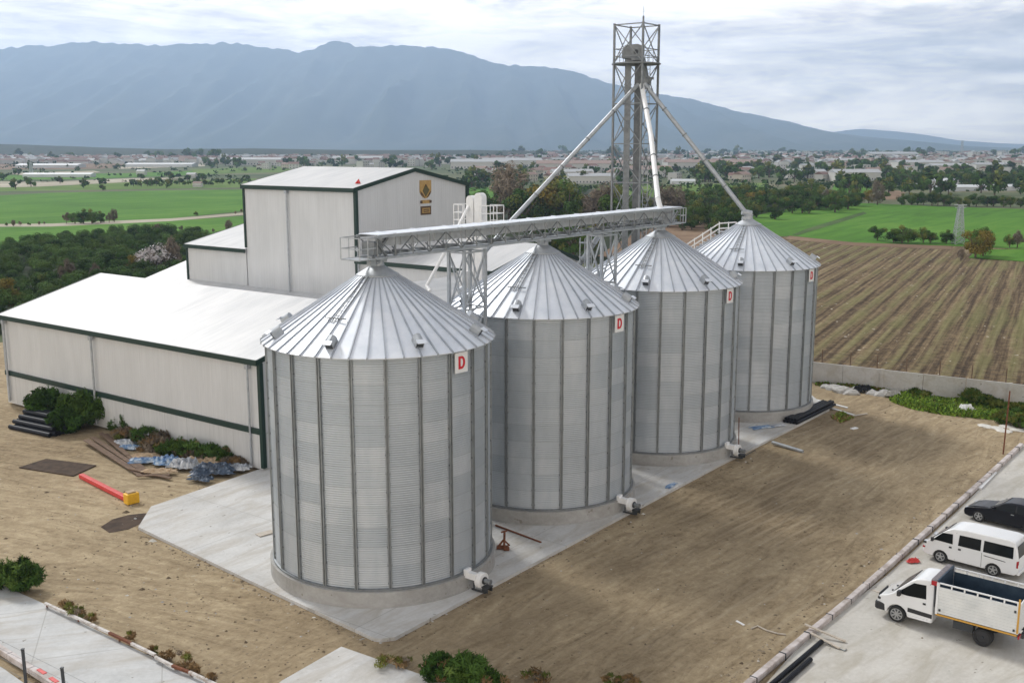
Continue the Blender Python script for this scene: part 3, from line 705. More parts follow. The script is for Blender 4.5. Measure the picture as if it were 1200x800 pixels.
    for k in range(n):
        j = (k+1) % n
        F += [(k, j, n+j, n+k), (2*n+k, 2*n+j, j, k), (n+k, n+j, 3*n+j, 3*n+k)]
    mb.add(V, F); mb.build('letter_d', M_RED, sg, **L)
    return root
SILO = [Vector((-6.33, 49.34, PADZ)), Vector((1.75, 59.78, PADZ)), Vector((9.93, 70.45, PADZ)), Vector((18.22, 81.35, PADZ))]
silo = make_silo(); st = tree_of(silo)
slab_ = ['nearest grain silo with a red D plate, standing closest to the camera', 'second grain silo from the front, behind the nearest one',
         'third grain silo from the front, right before the farthest one', 'farthest grain silo with a sloping spout pipe landing on its peak']
for k in range(4):
    if k == 0: s_ = silo; s_.location = SILO[0]; tag(s_, slab_[0], 'silo', 'galvanised grain silos in a row')
    else: s_ = copy_tree(silo, SILO[k], label=slab_[k], cat='silo', group='galvanised grain silos in a row', tree=st)

# aeration fans
def make_fan():
    root = empty('aeration_fan', (0, 0, 0), 'x', 'fan'); L = dict(local=True)
    # x points away from the silo, y along the wall
    mb = MB(); prof = []
    for k in range(20):
        a_ = 2*PI*k/20; rr = .40+.06*(k/20); prof.append((0, rr*math.cos(a_), .62+rr*math.sin(a_)))
    mb.prism([Vector((-.14+.05, y, z)) for _, y, z in prof], (.34, 0, 0)); mb.build('snail_housing', M_WHITEM, root, bevel=.02, **L)
    mb = MB(); mb.tube((.25, 0, .62), (.31, 0, .62), .20, 20); mb.build('inlet', M_DARK, root, **L)
    mb = MB(); mb.box((-.30, -.30, .86), (.60, .34, .34), mi=0); mb.box((-.62, -.30, .95), (.20, .44, .46)); mb.build('outlet_duct', M_WHITEM, root, bevel=.02, **L)
    mb = MB(); mb.tube((.31, 0, .62), (.62, 0, .62), .13, 16); mb.tube((.62, 0, .62), (.68, 0, .62), .15, 16); mb.build('motor', M_GALVD, root, **L)
    mb = MB(); mb.box((.10, .30, .12), (.9, .06, .10)); mb.box((.10, -.30, .12), (.9, .06, .10)); mb.box((.45, 0, .34), (.4, .5, .05)); mb.box((.45, .2, .2), (.35, .05, .28)); mb.box((.45, -.2, .2), (.35, .05, .28)); mb.box((-.2, .30, .3), (.06, .06, .4)); mb.box((-.2, -.30, .3), (.06, .06, .4)); mb.build('base_frame', M_DARK, root, **L)
    return root
fan = make_fan(); fan.scale = (.88,)*3; ft = tree_of(fan)
for k in range(4):
    a_ = R(-36); loc = SILO[k]+Vector((math.cos(a_), math.sin(a_), 0))*6.02; loc.z = PADZ
    lb = ['white aeration fan at the foot of the nearest silo', 'white aeration fan at the foot of the second silo', 'white aeration fan at the foot of the third silo', 'x'][k]
    if k == 3: break
    if k == 0: fan.location = loc; fan.rotation_euler.z = a_; tag(fan, lb, 'fan', 'aeration fans at the silo feet')
    else: copy_tree(fan, loc, a_, label=lb, cat='fan', group='aeration fans at the silo feet', tree=ft)

# ================================================================== GANTRY, TOWERS, PIPES
E1 = (SILO[2]-SILO[0]); E1.z = 0; E1.normalize(); E2 = Vector((-E1.y, E1.x, 0))
def S(a_, c, z): return Vector((SILO[0].x, SILO[0].y, 0))+E1*a_+E2*c+Vector((0, 0, z))
g = empty('conveyor_gantry', S(13, 0, 15), 'long galvanised conveyor gantry bridging the peaks of three silos', 'conveyor gantry')
Z0g, Z1g, WG = 15.10, 16.10, .62
for c in (-WG, WG):
    for z in (Z0g, Z1g):
        mb = MB(); mb.bar(S(-.7, c, z), S(28.2, c, z), .09, .11); mb.build('chord', M_GALV, g)
na = 24; ps = [-.6+k*1.2 for k in range(na+1)]
for c in (-WG, WG):
    for a_ in ps:
        mb = MB(); mb.bar(S(a_, c, Z0g+.05), S(a_, c, Z1g-.05), .05); mb.build('strut', M_GALVD, g)
mb = MB()
for c in (-WG, WG):
    for k, (p, q) in enumerate(zip(ps[:-1], ps[1:])):
        mb.bar(S(p, c*.98, Z0g+.05 if k % 2 else Z1g-.06), S(q, c*.98, Z1g-.06 if k % 2 else Z0g+.05), .045)
mb.build('diagonals', M_GALVD, g)
mb = MB(); mb.box(S(13.9, .06, 15.80), (28.4, .52, .38), E1, E2)
for k in range(24): mb.box(S(.2+k*1.2, .06, 15.80), (.06, .60, .44), E1, E2)
mb.build('conveyor_trough', M_GALVL, g)
mb = MB(); mb.box(S(13.9, 0, Z1g+.09), (28.9, 1.30, .03), E1, E2)
for k in range(12): mb.box(S(.6+k*2.4, 0, Z1g+.13), (.05, 1.38, .03), E1, E2)
mb.build('top_cover', M_ROOF, g)
mb = MB(); mb.box(S(13.9, -.2, Z0g+.03), (28.6, .6, .03), E1, E2); mb.build('walkway', M_GALV, g)
mb = MB()
for k in range(24):
    x = .1+k*1.2; mb.bar(S(x, -.1, Z0g+.08), S(x, .3, 15.5), .05); mb.tube(S(x+.5, -.35, 15.28), S(x+.5, .35, 15.28), .07, 8)
    if k % 3 == 0: mb.box(S(x+.7, -.42, 15.32), (.35, .18, .22), E1, E2)
mb.build('rollers', M_GALVD, g)
def endcage(a0, a1):
    mb = MB()
    for c in (-WG, WG):
        for z in (Z0g, (Z0g+Z1g)/2, Z1g): mb.bar(S(a0, c, z), S(a1, c, z), .045)
        mb.bar(S(a1, c, Z0g), S(a1, c, Z1g), .05); mb.bar(S((a0+a1)/2, c, Z0g), S((a0+a1)/2, c, Z1g), .04)
    for z in (Z0g, (Z0g+Z1g)/2, Z1g): mb.bar(S(a1, -WG, z), S(a1, WG, z), .045)
    mb.box(S((a0+a1)/2, 0, Z0g-.02), (abs(a1-a0), 1.2, .04), E1, E2)
    return mb.build('end_railing', M_GALV, g)
endcage(-.7, -1.75); endcage(28.2, 28.95)
for k, a_ in enumerate((0, 13.3, 26.6)):
    mb = MB(); mb.box(S(a_, 0, Z0g-.08), (.75, .55, .30), E1, E2); mb.tube(S(a_, 0, Z0g-.2), S(a_, 0, 14.75), .20, 14)
    mb.tube(S(a_-.5, -.35, Z0g-.2), S(a_-.1, -.2, Z0g-.2), .10, 10); mb.box(S(a_-.75, -.35, Z0g-.2), (.35, .25, .25), E1, E2)
    mb.build('outlet_chute', M_GALV, g)
mb = MB(); mb.box(S(-.35, 0, 15.55), (.55, .8, .62), E1, E2); mb.bar(S(-.6, -.3, 15.1), S(.4, -.3, 16.0), .12); mb.bar(S(.2, -.45, 15.1), S(-.5, -.45, 15.9), .10); mb.build('drive_unit', M_GALVD, g, bevel=.03)
mb = MB(); mb.box(S(27.3, 0, 15.45), (1.0, .9, .75), E1, E2); mb.bar(S(26.8, -.5, 15.15), S(28.0, -.5, 15.95), .10); mb.build('tail_unit', M_GALV, g, bevel=.03)

def lattice(name, legs_xy, levels, label, cat, group=None, m=None, legw=.12, bracew=.06, fine=True, zb=PADZ):
    """lattice tower: four legs, a ring at each level, crossed braces between levels"""
    m = m or M_GALV
    cx = sum((p for p in legs_xy), Vector((0, 0, 0)))/4
    root = empty(name, (cx.x, cx.y, zb), label, cat, group)
    def P(k, z): return Vector((legs_xy[k % 4].x, legs_xy[k % 4].y, z))
    for k in range(4):
        mb = MB(); mb.bar(P(k, zb), P(k, levels[-1]+.1), legw, up=E1); mb.box(P(k, zb+.015), (.35, .35, .03)); mb.build('leg', m, root)
    for z in levels[1:]:
        mb = MB()
        for k in range(4): mb.bar(P(k, z), P(k+1, z), bracew*1.3)
        mb.build('ring_frame', m, root)
    for za, zb_ in zip(levels[:-1], levels[1:]):
        for k in range(4):
            mb = MB(); mb.bar(P(k, za+.03), P(k+1, zb_-.03), bracew); mb.bar(P(k+1, za+.03), P(k, zb_-.03), bracew); mb.build('cross_brace', m, root)
    return root
g1 = 'lattice legs carrying the conveyor gantry'
la = lattice('gantry_support', [S(5.7, -.52, 0), S(7.4, -.52, 0), S(7.4, .52, 0), S(5.7, .52, 0)], [PADZ, 3.2, 6.1, 9, 11.9, 14.85], 'lattice support under the gantry between the nearest and second silos', 'support tower', g1, legw=.15)
lb_ = lattice('gantry_support', [S(18.65, -.5, 0), S(20.25, -.5, 0), S(20.25, .5, 0), S(18.65, .5, 0)], [PADZ, 3.2, 6.1, 9, 11.9, 14.85], 'lattice support under the gantry between the second and third silos', 'support tower', g1, legw=.15)
mb = MB()   # caged ladder up the second support
for c in (-.2, .2): mb.bar(S(19.6+c, 1.0, .4), S(19.6+c, 1.0, 15.0), .05)
for k in range(48): mb.bar(S(19.4, 1.0, .6+k*.3), S(19.8, 1.0, .6+k*.3), .03)
lad = mb.build('ladder', M_GALV, lb_)
mb = MB()
for k in range(14):
    z = 2.6+k*.9; pts = [S(19.6+.36*math.sin(q), 1.35-.36*math.cos(q), z) for q in [(-2.6+5.2*j/9)+PI for j in range(10)]]
    mb.path(pts, .025, 5)
for j in (1, 3, 5, 7, 9):
    q = (-2.6+5.2*j/10)+PI; mb.bar(S(19.6+.36*math.sin(q), 1.35-.36*math.cos(q), 2.6), S(19.6+.36*math.sin(q), 1.35-.36*math.cos(q), 14.6), .03)
mb.build('safety_cage', M_GALV, lad)

TC = Vector((9.62, 84.0, 0)); th_ = 1.25
legs = [TC-A*th_-B*th_, TC+A*th_-B*th_, TC+A*th_+B*th_, TC-A*th_+B*th_]
lev = [PADZ, 2.1, 5.1, 8.2, 11.25, 14.3, 17.4, 20.4, 23.45, 26.5, 29.35]
tw = lattice('elevator_tower', legs, lev, 'tall lattice tower rising behind the third silo with pipes leaving its upper part', 'lattice tower', m=M_GALVD, legw=.14, bracew=.06)
mb = MB(); mb.tube(TC+Vector((0, 0, 26.42)), TC+Vector((0, 0, 26.5)), 1.9, 28); mb.build('platform', M_GALVD, tw)
mb = MB()
for z in (27.0, 27.55):
    for k in range(4): mb.bar(Vector((*legs[k].xy*1.0, z)), Vector((*legs[(k+1) % 4].xy, z)), .05)
for k in range(4):
    for q in (.33, .66):
        p = legs[k].lerp(legs[(k+1) % 4], q); mb.bar((p.x, p.y, 26.5), (p.x, p.y, 27.55), .04)
mb.build('railing', M_GALVD, tw)
mb = MB(); p = Vector((legs[0].x, legs[0].y, 29.4)); mb.tube(p, p+Vector((0, 0, .45)), .07, 8); mb.tube(p+Vector((0, 0, .4)), p+Vector((0, 0, 1.2)), .012, 6)
for k in range(4): mb.bar(p+Vector((-.10, 0, .75+k*.1)), p+Vector((.10, 0, .75+k*.1)), .012)
mb.build('antenna', M_GALVD, tw)
mb = MB()
for c in (-.2, .2): mb.bar(TC+A*.95-B*.5+B*c+Vector((0, 0, .4)), TC+A*.95-B*.5+B*c+Vector((0, 0, 26.6)), .05)
for k in range(86): mb.bar(TC+A*.95-B*.7+Vector((0, 0, .6+k*.3)), TC+A*.95-B*.3+Vector((0, 0, .6+k*.3)), .035)
lad = mb.build('ladder', M_GALV, tw)
# bucket elevator inside it
be = empty('bucket_elevator', TC+Vector((0, 0, PADZ)), 'twin grey elevator legs with a boxed head inside the tall tower', 'bucket elevator')
RT = Vector((1, -.05, 0)).normalized(); DP_ = Vector((.05, 1, 0)).normalized()
for k, c in enumerate((-.62, .14)):
    mb = MB(); mb.box(TC+RT*c+Vector((0, 0, 13.5)), (.46, .42, 26.6), RT, DP_)
    for j in range(10): mb.box(TC+RT*c+Vector((0, 0, 1.5+j*2.6)), (.54, .50, .09), RT, DP_)
    mb.build('elevator_leg', M_GALVE if k else M_GALVD, be)
mb = MB(); c0 = TC+RT*-.15+Vector((0, 0, 0)); pr = [(-.95, 26.9), (.55, 26.65), (.75, 27.2), (.75, 27.75), (.2, 27.95), (-.75, 27.85), (-.95, 27.5)]
mb.prism([c0+RT*x-DP_*.35+Vector((0, 0, z)) for x, z in pr], DP_*.7); hd = mb.build('head_box', M_GALVD, be, bevel=.04)
mb = MB(); mb.tube(c0+RT*.1-DP_*.36+Vector((0, 0, 27.35)), c0+RT*.1-DP_*.42+Vector((0, 0, 27.35)), .17, 14); mb.build('shaft_cover', M_DARK, hd)
mb = MB(); mb.tube(c0+RT*-.3-DP_*.9+Vector((0, 0, 26.75)), c0+RT*.5-DP_*.9+Vector((0, 0, 26.75)), .20, 14); mb.build('motor', M_GALVD, be)
mb = MB(); mb.bar(c0+RT*.60+Vector((0, 0, 26.9)), c0+RT*.95-DP_*.3+Vector((0, 0, 25.2)), .34); mb.box(c0+RT*.95-DP_*.3+Vector((0, 0, 25.1)), (.7, .5, .4)); mb.tube(c0+RT*.9-DP_*.5+Vector((0, 0, 25.35)), c0+RT*1.5-DP_*.5+Vector((0, 0, 25.35)), .09, 8); mb.build('outlet_valve', M_GALVD, be)
mb = MB(); mb.box(TC+RT*-.24+Vector((0, 0, .9)), (1.4, .7, 1.2)); mb.build('boot', M_GALV, be)

def spout(pts, r, label, m=M_GALV, flange=3.0):
    root = empty('spout_pipe', pts[0], label, 'pipe')
    mb = MB(); mb.path(pts, r, 14)
    mb.build('pipe', m, root, smooth=True)
    i = 0
    for p, q in zip(pts[:-1], pts[1:]):
        p = Vector(p); q = Vector(q); L = (q-p).length; d = (q-p)/L; n = int(L/flange)
        for k in range(1, n+1):
            c = p+d*(k*L/(n+1)); mb = MB(); mb.tube(c-d*.05, c+d*.05, r*1.22, 14); mb.build('flange', M_GALVD, root)
    return root
P0 = GY(755, 98, 83.2)
sp_ = spout([P0, GY(873, 248, 81.35), SILO[3]+Vector((0, 0, 14.6))], .17, 'pipe sloping from the tall tower down to the farthest silo peak')
mb = MB(); c = GY(874, 249, 81.35); mb.tube(c-Vector((.3, 0, -.05)), c+Vector((.45, 0, -.1)), .24, 12); mb.box(c+Vector((0, 0, -.45)), (.5, .5, .3)); mb.build('landing_box', M_GALV, sp_)
spout([GY(752, 100, 82.9), GY(763, 160, 77.5), GY(771, 233, 70.9), S(26.6, 0, 16.05)], .18, 'nearly upright white pipe dropping from the tall tower onto the gantry end', M_WHITEM, 3.6)
spout([GY(748, 99, 83.3), GY(597, 261, 79.3), GY(553, 313, 76.6)], .165, 'long pipe sloping down left from the tall tower behind the gantry')
spout([GY(712, 268, 71.2), GY(704, 273, 72.5), GY(677, 313, 79)], .19, 'short thick pipe under the gantry beside the third silo roof', M_GALV, 2.4)

# small white elevator by the hall wing
se = empty('white_elevator', W(17, -4.5, PADZ), 'small white twin round topped elevator with caged railings beside the hall', 'bucket elevator')
for k, (t, zt) in enumerate(((-3.98, 16.75), (-4.72, 16.95))):
    mb = MB(); c = W(17, t, 0); prf = [(-.33, 1)]+[(.33*-math.cos(q), zt-.33+.33*math.sin(q)) for q in [PI*j/8 for j in range(9)]]+[(.33, 1)]
    mb.prism([c-A*.3+B*-x+Vector((0, 0, z)) for x, z in prf], A*.6)
    mb.build('elevator_leg', M_WHITEM, se)
mb = MB()
for z in (8.5, 10.5, 12.4, 13.6, 14.4, 15.3): mb.box(W(16.98, -4.35, z), (.08, .12, .5), A, B)
mb.build('joint_brackets', M_DARK, se)
for sgn, t0, t1 in ((1, -5.15, -6.35), (-1, -3.6, -2.75)):
    mb = MB()
    for z in (14.45, 15.0, 15.55, 16.1):
        mb.bar(W(16.4, t0, z), W(16.4, t1, z), .06); mb.bar(W(17.6, t0, z), W(17.6, t1, z), .06); mb.bar(W(16.4, t1, z), W(17.6, t1, z), .06)
    for s_ in (16.4, 17.6):
        for t in (t0, (t0+t1)/2, t1): mb.bar(W(s_, t, 14.4), W(s_, t, 16.1), .06)
    mb.box(W(17, (t0+t1)/2, 14.4), (1.25, abs(t1-t0), .05), A, B); mb.build('railing', M_WHITEM, se)
mb = MB(); mb.box(W(16.5, -3.7, 10.9), (1.0, .7, .9), A, B); mb.box(W(16.5, -3.7, 9), (.7, .5, 3), A, B); mb.build('inlet_hopper', M_WHITEM, se)
spout([GY(549, 242, 75.8), GY(537, 266, 74.6), GY(500, 335, 73.2), GY(504, 341, 72.7)], .12, 'thin white pipe dropping left from the small white elevator to the annex roof', M_WHITEM, 5)

# handrailed stair on the back of the farthest silo roof
st_ = empty('roof_stair', SILO[3]+Vector((0, 0, 11.3)), 'white handrailed stair climbing the far side of the farthest silo roof', 'stair')
c3 = SILO[3]; a_ = R(172); er = Vector((math.cos(a_), math.sin(a_), 0)); tn = Vector((-er.y, er.x, 0))
def rs(r, z, o=0): return Vector((c3.x, c3.y, 0))+er*r+tn*o+Vector((0, 0, z))
for o_ in (-.32, .32):
    mb = MB()
    for h in (.45, .85): mb.bar(rs(5.0, 11.6+h, o_), rs(2.2, 13.5+h, o_), .04); mb.bar(rs(2.2, 13.5+h, o_), rs(.9, 13.6+h, o_), .04)
    for k in range(6): r_ = 5.3-k*.62; z = 11.45+(5.3-r_)*2.15/3.1; mb.bar(rs(r_, z-.15, o_), rs(r_, z+.85, o_), .04)
    for r_ in (1.5, .9): mb.bar(rs(r_, 13.6, o_), rs(r_, 14.45, o_), .04)
    mb.build('handrail', M_WHITEM, st_)
mb = MB()
for k in range(12): r_ = 5.2-k*.27; mb.box(rs(r_, 11.52+(5.3-r_)*2.15/3.1, 0), (.16, .6, .04), er, tn)
mb.box(rs(1.55, 13.72, 0), (1.3, .7, .05), er, tn); mb.build('steps', M_GALV, st_)

# ================================================================== VEHICLES
M_CARW = mat('white_car_paint', (.74, .75, .76), .22); M_CARW.node_tree.nodes['Principled BSDF'].inputs['Coat Weight'].default_value = .5
M_CARB = mat('dark_navy_car_paint', (.004, .005, .010), .3, 0, .25); M_CARB.node_tree.nodes['Principled BSDF'].inputs['Coat Weight'].default_value = .12
M_GLASS = mat('tinted_glass', (.006, .008, .009), .1, 0, .22)
M_GLASS2 = mat('windscreen_glass', (.02, .028, .03), .08, 0, .5)
M_TYRE = mat('tyre_rubber', (.018, .018, .018), .85); M_RIM = mat('wheel_metal', (.42, .43, .44), .35, .7)
M_BUMP = mat('black_bumper_plastic', (.02, .021, .024), .55)
M_LAMP = mat('lamp_glass', (.55, .57, .6), .1, .2); M_TAIL = mat('red_lamp_lens', (.35, .01, .015), .2)
M_BEDIN = mottled('blue_painted_bed_lining', [(.35, (.016, .032, .055)), (.65, (.035, .06, .09))], 2, .55, obj=True)
M_BEDOUT = mottled('white_ribbed_bed_side', [(.3, (.60, .62, .62)), (.7, (.74, .75, .74))], 1.6, .45, obj=True, det=7)
M_CANVAS = mottled('grey_canvas_roll', [(.3, (.12, .11, .12)), (.7, (.24, .22, .23))], 5, .8, obj=True)
M_ORANGE = mat('orange_yellow_edge', (.55, .30, .05), .6)

def vehicle_body(root, lower, upper, wl, wb, wr, paint, nose=.3, taper=.10, belt=None, bev=.05):
    """lower: (x,z) loop of the lower body whose last two points are the belt ends (rear, front);
    upper: (x,z) points from belt front over the roof to belt rear, without the ends"""
    zt = max(z for _, z in upper)
    def yw(x, z):
        y = wb+(wl-wb)*max(0, min(1, (belt-z)/(belt-.3))) if z <= belt else wb+(wr-wb)*(z-belt)/(zt-belt)
        if x > nose: y *= 1-taper*((x-nose)/.6)**2
        return y
    low = lower; nL = len(low)
    pts = low+upper; n = len(pts)
    V = [(x, yw(x, z), z) for x, z in pts]+[(x, -yw(x, z), z) for x, z in pts]
    iR, iF = nL-2, nL-1
    up = [iF]+list(range(nL, n))+[iR]
    F = [tuple(range(nL)), tuple(reversed([k+n for k in range(nL)])), tuple(up), tuple(reversed([k+n for k in up]))]
    loop = list(range(0, iR+1))+list(reversed(range(nL, n)))+[iF]
    for k in range(len(loop)):
        i, j = loop[k], loop[(k+1) % len(loop)]
        F.append((i, i+n, j+n, j))
    mb = MB(); mb.add(V, F); o = mb.build('body', paint, root, local=True, bevel=bev)
    for p in o.data.polygons: p.use_smooth = True
    try: o.data.set_sharp_from_angle(angle=R(60))
    except Exception: pass
    o.modifiers['bevel'].segments = 3
    return yw
def side_panel(root, name, poly, yw, m, sides=(1, -1), off=.012, sub=None):
    res = []
    for sg_ in sides:
        mb = MB(); q = [(x, sg_*(yw(x, z)+off), z) for x, z in poly]; mb.prism(q, (0, -sg_*.02, 0))
        res.append(mb.build(name, m, sub or root, local=True))
    return res
def wheel(root, x, y, r=.34, wd=.22, sgn=1, dual=False, spokes=5, cap=M_RIM):
    mb = MB(); prof = [(r-.10, -wd/2), (r-.02, -wd/2), (r, -wd/2+.03), (r, wd/2-.03), (r-.02, wd/2), (r-.10, wd/2)]
    n = 28; V = []; F = []
    for rr, yy in prof:
        for k in range(n): V.append((x+rr*math.cos(2*PI*k/n), y+yy, r+rr*math.sin(2*PI*k/n)))
    for i in range(len(prof)-1):
        for k in range(n): F.append((i*n+k, i*n+(k+1) % n, (i+1)*n+(k+1) % n, (i+1)*n+k))
    mb.add(V, F); ty = mb.build('wheel', M_TYRE, root, local=True, smooth=True)
    mb = MB(); yo = y+sgn*(wd/2-.05); mb.tube((x, yo-.02*sgn, r), (x, yo, r), r-.09, 24); rm = mb.build('rim', M_DARK if spokes else cap, ty, local=True)
    mb = MB()
    for k in range(spokes):
        a_ = 2*PI*k/spokes+.3; mb.bar((x, yo+.012*sgn, r), (x+(r-.11)*math.cos(a_), yo+.02*sgn, r+(r-.11)*math.sin(a_)), .055, .03, up=(0, 1, 0))
    V = []; F = []
    for rr, yy in ((r-.085, .0), (r-.085, .04), (r-.13, .04), (r-.13, 0)):
        for k in range(24): V.append((x+rr*math.cos(2*PI*k/24), yo+yy*sgn, r+rr*math.sin(2*PI*k/24)))
    for i in range(3):
        for k in range(24): F.append((i*24+k, i*24+(k+1) % 24, (i+1)*24+(k+1) % 24, (i+1)*24+k))
    mb.add(V, F); mb.tube((x, yo, r), (x, yo+.05*sgn, r), .06, 12); mb.build('hubcap', cap, ty, local=True)
    return ty
def arch(cx, r, zb, n=8, c0=None):
    """arch points running from front foot to rear foot (x decreasing)"""
    return [(cx+r*math.cos(PI*k/n), zb+(r*1.02)*math.sin(PI*k/n)) for k in range(n+1)]
def quad_panel(root, name, pts, m, off, sub=None):
    mb = MB(); P = [Vector(p) for p in pts]; n_ = (P[1]-P[0]).cross(P[3]-P[0]).normalized()
    mb.prism([p+n_*off for p in P], n_*-.02); return mb.build(name, m, sub or root, local=True)
YZ = DZ+.062
VAN_X = -(G(1101, 659, YZ)-G(1162.5, 675, YZ)).length

def make_van():
    root = empty('parked_van', (0, 0, 0), 'white minibus van with dark tinted windows between the black car and the truck', 'van')
    xr = VAN_X
    loop = [(.66, 1.02), (.84, .84), (.90, .60), (.88, .34), (.70, .28)]+arch(0, .37, .28)+arch(xr, .37, .28)+[(xr-.95, .30), (xr-1.12, .42), (xr-1.14, .75)]
    low = [(xr-1.10, 1.08), (.56, 1.08)]
    yw = vehicle_body(root, loop+low, [(.16, 1.42), (-.22, 1.74), (-.50, 1.86), (-1.1, 1.93), (xr-.60, 1.95), (xr-.88, 1.88), (xr-1.0, 1.55)], .84, .86, .72, M_CARW, belt=1.08)
    mb = MB(); mb.box((xr/2, 0, .36), (-xr+1.3, 1.3, .28)); mb.build('underbody', M_DARK, root, local=True)
    side_panel(root, 'window', [(.40, 1.14), (-.02, 1.56), (-.52, 1.60), (-.56, 1.12)], yw, M_GLASS)
    side_panel(root, 'window', [(-.82, 1.12), (-.84, 1.64), (-1.86, 1.66), (-1.88, 1.12)], yw, M_GLASS)
    side_panel(root, 'window', [(-2.00, 1.12), (-2.00, 1.66), (-3.34, 1.66), (-3.38, 1.12)], yw, M_GLASS)
    quad_panel(root, 'windscreen', [(.50, .78, 1.14), (-.18, .68, 1.72), (-.18, -.68, 1.72), (.50, -.78, 1.14)], M_GLASS2, .02)
    P = [(xr-1.10, -.70, 1.14), (xr-1.0, -.62, 1.70), (xr-1.0, .62, 1.70), (xr-1.10, .70, 1.14)]
    quad_panel(root, 'rear_window', list(reversed(P)), M_GLASS, .03)
    for x, zt in ((-.68, 1.72), (-1.94, 1.06)): side_panel(root, 'door_seam', [(x, .34), (x, zt), (x-.015, zt), (x-.015, .34)], yw, M_BUMP, off=.004)
    side_panel(root, 'slide_rail', [(-2.05, .93), (-2.05, .96), (-3.05, .90), (-3.05, .87)], yw, M_BUMP, off=.01)
    for x in (-.40, -.84): side_panel(root, 'door_handle', [(x, .90), (x, .98), (x-.13, .98), (x-.13, .90)], yw, M_BUMP, off=.03)
    for sg_ in (1, -1):
        mb = MB(); mb.box((.76, sg_*.66, .88), (.22, .26, .15)); hl = mb.build('headlight', M_LAMP, root, local=True, bevel=.03)
        mb = MB(); mb.box((.80, sg_*.69, .88), (.17, .23, .10)); mb.build('lamp_bezel', M_BUMP, hl, local=True)
        mb = MB(); mb.box((.84, sg_*.70, .64), (.12, .22, .07)); mb.build('indicator', M_TAIL, root, local=True)
        mb = MB(); mb.box((xr-1.08, sg_*.80, .88), (.09, .12, .34)); mb.build('tail_light', M_TAIL, root, local=True, bevel=.01)
        mb = MB(); mb.box((.40, sg_*.97, 1.18), (.12, .16, .20)); mb.build('mirror', M_BUMP, root, local=True, bevel=.03)
        for x in (0, xr): wheel(root, x, sg_*.74, .32, .20, sg_)
    mb = MB(); mb.box((.86, 0, .68), (.10, .9, .14)); mb.build('grille', M_BUMP, root, local=True)
    mb = MB(); mb.box((.88, 0, .42), (.10, 1.45, .16)); mb.box((xr-1.12, 0, .42), (.14, 1.6, .18)); mb.build('bumper', M_CARW, root, local=True, bevel=.04)
    return root
def make_car():
    root = empty('parked_car', (0, 0, 0), 'black car parked beyond the white van, its front towards the yard edge', 'car')
    xr = -2.65
    loop = [(.62, .70), (.82, .60), (.86, .42), (.80, .24), (.55, .20)]+arch(0, .36, .20)+arch(xr, .36, .20)+[(xr-.70, .24), (xr-.88, .36), (xr-.90, .70)]
    yw = vehicle_body(root, loop+[(xr-.84, .93), (-.52, .93)], [(-1.22, 1.34), (-1.6, 1.43), (-2.1, 1.46), (-2.7, 1.40), (xr-.55, 1.14)], .86, .87, .66, M_CARB, belt=.93, taper=.14)
    # bonnet
    mb = MB(); q = [(.64, .705), (.30, .82), (-.10, .89), (-.54, .935), (-.54, .80), (.60, .62)]
    mb.prism([(x, -.74, z) for x, z in q], (0, 1.48, 0)); mb.build('bonnet', M_CARB, root, local=True, bevel=.05)
    mb = MB(); mb.box((xr/2, 0, .28), (-xr+1.0, 1.3, .2)); mb.build('underbody', M_DARK, root, local=True)
    side_panel(root, 'window', [(-.80, .97), (-1.30, 1.30), (-1.88, 1.37), (-1.90, .97)], yw, M_GLASS)
    side_panel(root, 'window', [(-1.98, .97), (-1.96, 1.37), (-2.55, 1.34), (-2.95, 1.12), (-2.98, .97)], yw, M_GLASS)
    quad_panel(root, 'windscreen', [(-.56, .76, .96), (-1.20, .62, 1.33), (-1.20, -.62, 1.33), (-.56, -.76, .96)], M_GLASS2, .02)
    for sg_ in (1, -1):
        mb = MB(); mb.box((.68, sg_*.62, .60), (.26, .26, .13)); mb.build('headlight', M_LAMP, root, local=True, bevel=.04)
        mb = MB(); mb.box((-.78, sg_*.97, 1.02), (.12, .18, .13)); mb.build('mirror', M_CARB, root, local=True, bevel=.03)
        mb = MB(); mb.box((xr-.86, sg_*.66, .78), (.08, .26, .14)); mb.build('tail_light', M_TAIL, root, local=True, bevel=.02)
        for x in (0, xr): wheel(root, x, sg_*.76, .32, .20, sg_)
    side_panel(root, 'door_handle', [(-1.70, .84), (-1.70, .88), (-1.86, .88), (-1.86, .84)], yw, M_RIM, off=.02)
    side_panel(root, 'door_handle', [(-2.60, .84), (-2.60, .88), (-2.76, .88), (-2.76, .84)], yw, M_RIM, off=.02)
    mb = MB(); mb.box((.84, 0, .44), (.08, .8, .16)); mb.build('grille', M_BUMP, root, local=True)
    return root
